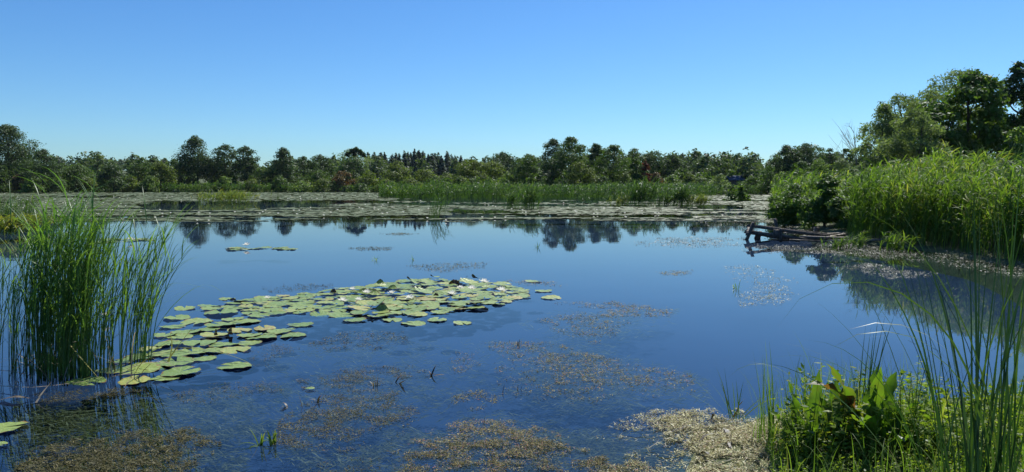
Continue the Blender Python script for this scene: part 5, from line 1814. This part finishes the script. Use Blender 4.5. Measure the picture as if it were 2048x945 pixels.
def dock(px, py, label, specs):
    c = ground_at(px, py)
    root = empty('dock_plant', tuple(c))
    tag(root, label, 'dock plant', 'dock plants on the near bank')
    for (dx, dz, az, tilt, bend, ln, wd, tint) in specs:
        ln, wd = min(ln, 0.52), wd * 1.08
        lf = link('leaf', dock_leaf(rng, ln, wd, az, tilt, bend, tint), root)
        lf.location = (dx, rng.normal() * 0.02, dz)
        rib = leaf_ribbon(rng, ln * 0.92, 0.006, az, tilt, bend, 13, 0.5, 'dock', 1.6, 0.0)
        rb_ = link('midrib', rib, lf)
        rb_.location = (0, -0.002, 0.001)


dock(1615, 915, 'left dock plant with broad bright green crinkled leaves', [
    (-0.03, 0, 3.0, 0.10, 0.2, 0.44, 0.10, 0.15), (0.02, 0, 0.4, 0.06, 0.1, 0.50, 0.08, 0.3), (0.05, 0.02, 0.2, 0.25, 0.9, 0.46, 0.11, 0.35),
    (0.08, 0.05, 0.1, 0.3, 1.8, 0.46, 0.09, 0.62), (-0.05, 0.0, 3.4, 0.35, 0.7, 0.36, 0.10, 0.2), (0.0, 0, 4.6, 0.4, 0.9, 0.34, 0.11, 0.3), (0.12, 0, -0.4, 0.15, 0.5, 0.40, 0.08, 0.2)])
dock(1738, 915, 'right dock plant with tall leaves browned at the tips', [
    (0.0, 0, 0.3, 0.05, 0.15, 0.60, 0.10, 0.2), (0.03, 0, 0.2, 0.10, 0.4, 0.50, 0.12, 0.15), (-0.05, 0.05, 2.9, 0.15, 0.6, 0.56, 0.10, 0.55),
    (-0.04, 0.1, 3.1, 0.2, 1.6, 0.50, 0.09, 0.85), (0.02, 0.02, 1.5, 0.08, -0.5, 0.58, 0.09, 0.3), (0.05, 0.0, -0.3, 0.3, 0.8, 0.40, 0.12, 0.25), (-0.02, 0, 4.4, 0.35, 0.8, 0.38, 0.12, 0.3)])


dock(1678, 905, 'middle dock plant with wide bright leaves spreading low', [
    (-0.06, 0, 3.0, 0.35, 0.6, 0.34, 0.13, 0.15), (0.0, 0, 1.4, 0.12, 0.2, 0.40, 0.12, 0.2), (0.06, 0, 0.1, 0.4, 0.8, 0.34, 0.13, 0.1), (-0.02, 0, 4.7, 0.5, 0.7, 0.32, 0.14, 0.2), (0.03, 0, 0.7, 0.2, 0.5, 0.38, 0.12, 0.3), (-0.04, 0, 2.4, 0.2, 0.4, 0.38, 0.11, 0.2)])
dock(1800, 918, 'small dock plant with low bright leaves nearest the cattails', [
    (-0.04, 0, 3.2, 0.4, 0.6, 0.26, 0.11, 0.15), (0.0, 0, 1.4, 0.15, 0.3, 0.30, 0.10, 0.2), (0.05, 0, -0.2, 0.45, 0.7, 0.27, 0.11, 0.1), (0.0, 0, 4.6, 0.5, 0.7, 0.26, 0.12, 0.25)])


# leafy upright herbs
def herb(px, py, h, n, label, leaf=0.028, seed=0):
    r_ = np.random.default_rng(seed + int(px))
    c = ground_at(px, py)
    root = empty('leafy_herb', tuple(c))
    tag(root, label, 'plant', 'leafy herbs on the near bank')
    for s_ in range(n):
        az = r_.random() * 6.28
        Pt = arcs(np.array([[r_.normal() * 0.05, r_.normal() * 0.05, -0.01]]), np.array([az]), np.array([0.08 * r_.random()]), np.array([0.2 * r_.random()]), np.array([h * r_.uniform(0.7, 1.05)]), 7)[0]
        Vt, Ft = tube(Pt, 0.003 * np.array([1, .95, .9, .8, .7, .5, .3]), 5)
        st = build('stem', Vt, Ft, M['weed'], root, np.full(len(Ft[0]) + len(Ft[1]), 0.2), True)
        m = 46
        q = np.sort(0.15 + 0.85 * r_.random(m)) * 6
        i0 = np.minimum(q.astype(int), 5)
        b = Pt[i0] * (1 - (q - i0))[:, None] + Pt[i0 + 1] * (q - i0)[:, None]
        a_ = np.arange(m) * 2.4 + r_.random(m)
        d = unit(np.stack([np.cos(a_), np.sin(a_), 0.35 + 0.25 * r_.normal(size=m)], -1))
        s = leaf * (1.1 - 0.6 * q / 6) * (0.7 + 0.5 * r_.random(m))
        Nn = unit(np.stack([0.3 * np.cos(a_), 0.3 * np.sin(a_), np.ones(m)], -1) + 0.4 * r_.normal(size=(m, 3)))
        Vl, Fl = diamonds(b + d * s[:, None], Nn, s, 0.26, r_, d)
        build('foliage', Vl, Fl, M['weed'], st, np.clip(0.4 + 0.25 * r_.normal(size=m), 0, 1))


herb(1790, 905, 0.52, 4, 'tall leafy herb with narrow leaves right of the right dock plant')
herb(1822, 900, 0.58, 4, 'tallest leafy herb before the open water, near the cattails')
herb(1690, 925, 0.34, 5, 'bushy leafy herb between the two dock plants')
herb(1840, 925, 0.30, 5, 'low bushy herb at the foot of the tallest herb')
herb(1580, 930, 0.26, 4, 'low leafy herb left of the left dock plant')

side_bank = [(4.4, 5.5), (7.0, 8.5), (9.0, 11.2), (12.0, 9.5), (9.0, 5.0), (5.5, 3.2)]
reed_bed('reed_bed', 'reeds along the near right bank', side_bank, 700, 1.5, 'reed_right', rng, n_leaf=6, lw=0.014, ll=0.42, lean=0.14, stem_w=0.005, spread=0.8)
grass('grass', 'grass along the right bank beside the viewer', [(3.0, 4.7), (4.6, 5.5), (7.0, 8.4), (10.0, 6.0), (5.0, 1.5), (1.2, 2.6)], 1500, 0.35, 0.008, 'grassy', rng, 0.7)

# cattails at the right, growing from the bank right beside the viewer
GC = 'cattails at the right frame edge'
CAT = [
    (1962, 2.75, 'cattail standing in the middle of the right clump, leaves fanning up', rand_blades(12, math.pi / 2, 2.0, (0.02, 0.28), (0.0, 0.7), (1.0, 1.6), (0.009, 0.014), 0.2)),
    (2000, 2.65, 'cattail right of the middle one with steep leaves', rand_blades(11, 0.2, 2.0, (0.0, 0.25), (0.0, 0.9), (1.1, 1.65), (0.010, 0.015), 0.22)),
    (1938, 2.95, 'cattail at the left of the clump with leaves leaning to the left', [(math.pi, 0.16, 0.35, 1.35, 0.014, 0.2), (math.pi, 0.26, 0.4, 1.4, 0.013, 0.2), (math.pi, 0.36, 0.6, 1.2, 0.012, 0.3), (math.pi + 0.1, 0.10, 0.2, 1.15, 0.013, 0.3), (math.pi, 0.40, 1.5, 1.25, 0.012, 0.45), (2.6, 0.05, 0.2, 1.2, 0.013, 0.2)]),
    (2030, 2.6, 'cattail near the frame edge with a leaf folded over at the top', [(0, 0.02, 0.05, 1.75, 0.015, 0.3), (math.pi, 0.03, 0.1, 1.6, 0.014, 0.3), (math.pi, 0.05, 2.7, 1.7, 0.015, 0.45), (math.pi, 0.08, 2.2, 1.35, 0.015, 0.5), (2.4, 0.10, 1.8, 1.6, 0.015, 0.6)]),
    (2066, 2.7, 'cattail cut by the frame edge with broad yellowing leaves', [(math.pi, 0.10, 1.9, 1.3, 0.02, 0.72), (math.pi, 0.14, 1.7, 1.2, 0.02, 0.6), (math.pi, 0.06, 0.2, 1.65, 0.015, 0.35), (math.pi, 0.16, 1.2, 1.7, 0.015, 0.45), (2.8, 0.04, 0.3, 1.7, 0.014, 0.2)]),
    (1905, 3.1, 'thin cattail shoot left of the clump with leaves bent flat', [(math.pi, 0.25, 1.3, 1.1, 0.012, 0.3), (math.pi, 0.4, 1.1, 1.15, 0.012, 0.35), (math.pi, 0.10, 0.4, 1.15, 0.012, 0.2), (math.pi, 0.55, 0.9, 1.1, 0.012, 0.5), (0.3, 0.1, 0.6, 0.9, 0.012, 0.3)]),
    (1978, 3.3, 'cattail behind the middle of the clump', rand_blades(9, math.pi, 1.5, (0.0, 0.3), (0.0, 0.9), (1.0, 1.6), (0.010, 0.013), 0.2)),
    (2045, 3.2, 'cattail behind the frame edge ones', rand_blades(9, math.pi, 1.2, (0.0, 0.3), (0.0, 1.0), (1.2, 1.8), (0.010, 0.013), 0.3)),
]
for (px_, Yc, lab, bl) in CAT:
    x = (px_ - CX) / F_PX * Yc
    z = zl(x, Yc)
    root = empty('cattail', (x, Yc, z))
    tag(root, lab, 'cattail', GC)
    for (az, tilt, bend, ln, w, tint) in bl:
        lf = link('leaf', leaf_ribbon(rng, ln, w * 0.78, az, tilt, bend, 14, tint, 'cattail', 2.6, 0.6), root)
        lf.location = (rng.normal() * 0.02, rng.normal() * 0.02, -0.01)

# broken brown reed litter on the bright mat
for (a_, b_, w, tint, lab) in [
    ((1385, 858), (1500, 846), 0.022, 0.15, 'long dark reed stalk along the back of the bright mat'),
    ((1392, 886), (1440, 868), 0.02, 0.2, 'brown broken stalk pointing at the sedge tuft'),
    ((1425, 840), (1432, 862), 0.02, 0.1, 'dark upright stub on the bright mat'),
    ((1300, 893), (1360, 880), 0.012, 0.9, 'thin pale stalk at the left edge of the bright mat'),
    ((1440, 880), (1470, 905), 0.02, 0.2, 'dark brown leaf slanting down the bright mat'),
    ((1395, 905), (1420, 912), 0.03, 0.1, 'dark lump of rotten leaf on the bright mat'),
    ((1480, 862), (1540, 872), 0.018, 0.5, 'tan stalk lying before the sedge tuft'),
    ((1465, 842), (1490, 800), 0.02, 0.35, 'curled dry leaf standing inside the sedge tuft'),
    ((1370, 925), (1460, 935), 0.01, 0.7, 'pale thin stem across the front of the bright mat'),
    ((1330, 868), (1395, 852), 0.014, 0.1, 'dark twig at the back left of the bright mat'),
    ((1500, 900), (1535, 880), 0.016, 0.12, 'dark twig leaning towards the first dock plant'),
    ((1410, 938), (1500, 918), 0.012, 0.3, 'brown twig at the front of the bright mat'),
    ((1450, 858), (1462, 880), 0.03, 0.1, 'dark rotten leaf in the middle of the bright mat'),
    ((1520, 915), (1560, 935), 0.02, 0.25, 'brown leaf strip at the foot of the tall thin grass'),
    ((1245, 858), (1330, 846), 0.008, 0.6, 'thin tan stem floating left of the bright mat'),
]:
    p0, p1 = G(*a_, 0.02), G(*b_, 0.05)
    if lab.startswith('curled') or 'upright' in lab:
        p1 = P(b_[0], b_[1], p0[1])
        if 'upright' in lab:
            p1 = P(a_[0], a_[1] - 12, p0[1])
    k = 7
    t_ = np.linspace(0, 1, k)[:, None]
    path = p0 * (1 - t_) + p1 * t_ + rng.normal(size=(k, 3)) * 0.006
    path[:, 2] += 0.02 * np.sin(t_[:, 0] * math.pi)
    sd = unit(np.cross(unit(np.gradient(path, axis=0)), np.array([0.2, 0.3, 1.0])))
    Vl, Fl = ribbons((path - p0)[None], (w / 2 * np.array([0.5, 0.9, 1, 1, 0.9, 0.7, 0.2]))[None], sd[None])
    o = build('reed_litter', Vl, Fl, M['straw'], None, np.full(len(Fl), tint), True)
    o.location = p0
    tag(o, lab, 'dead stalk', 'dead stalks on the bright mat')

# ------------------------------------------------------------------ thin summer haze
hm, hN, hL = new_mat('haze')
pv = hN.new('ShaderNodeVolumePrincipled')
pv.inputs['Color'].default_value = (0.80, 0.90, 1.0, 1)
pv.inputs['Density'].default_value = 0.00004
pv.inputs['Anisotropy'].default_value = 0.2
ho = hN.new('ShaderNodeOutputMaterial')
hL.new(pv.outputs[0], ho.inputs['Volume'])
tag(build('haze', *cuboid((-4600, -4600, -2), (4600, 4600, 62)), hm), 'thin pale haze over the far shore', kind='stuff')

print('TRIS', sum(len(me.loops) - 2 * len(me.polygons) for me in bpy.data.meshes), 'objects', len(bpy.data.objects))
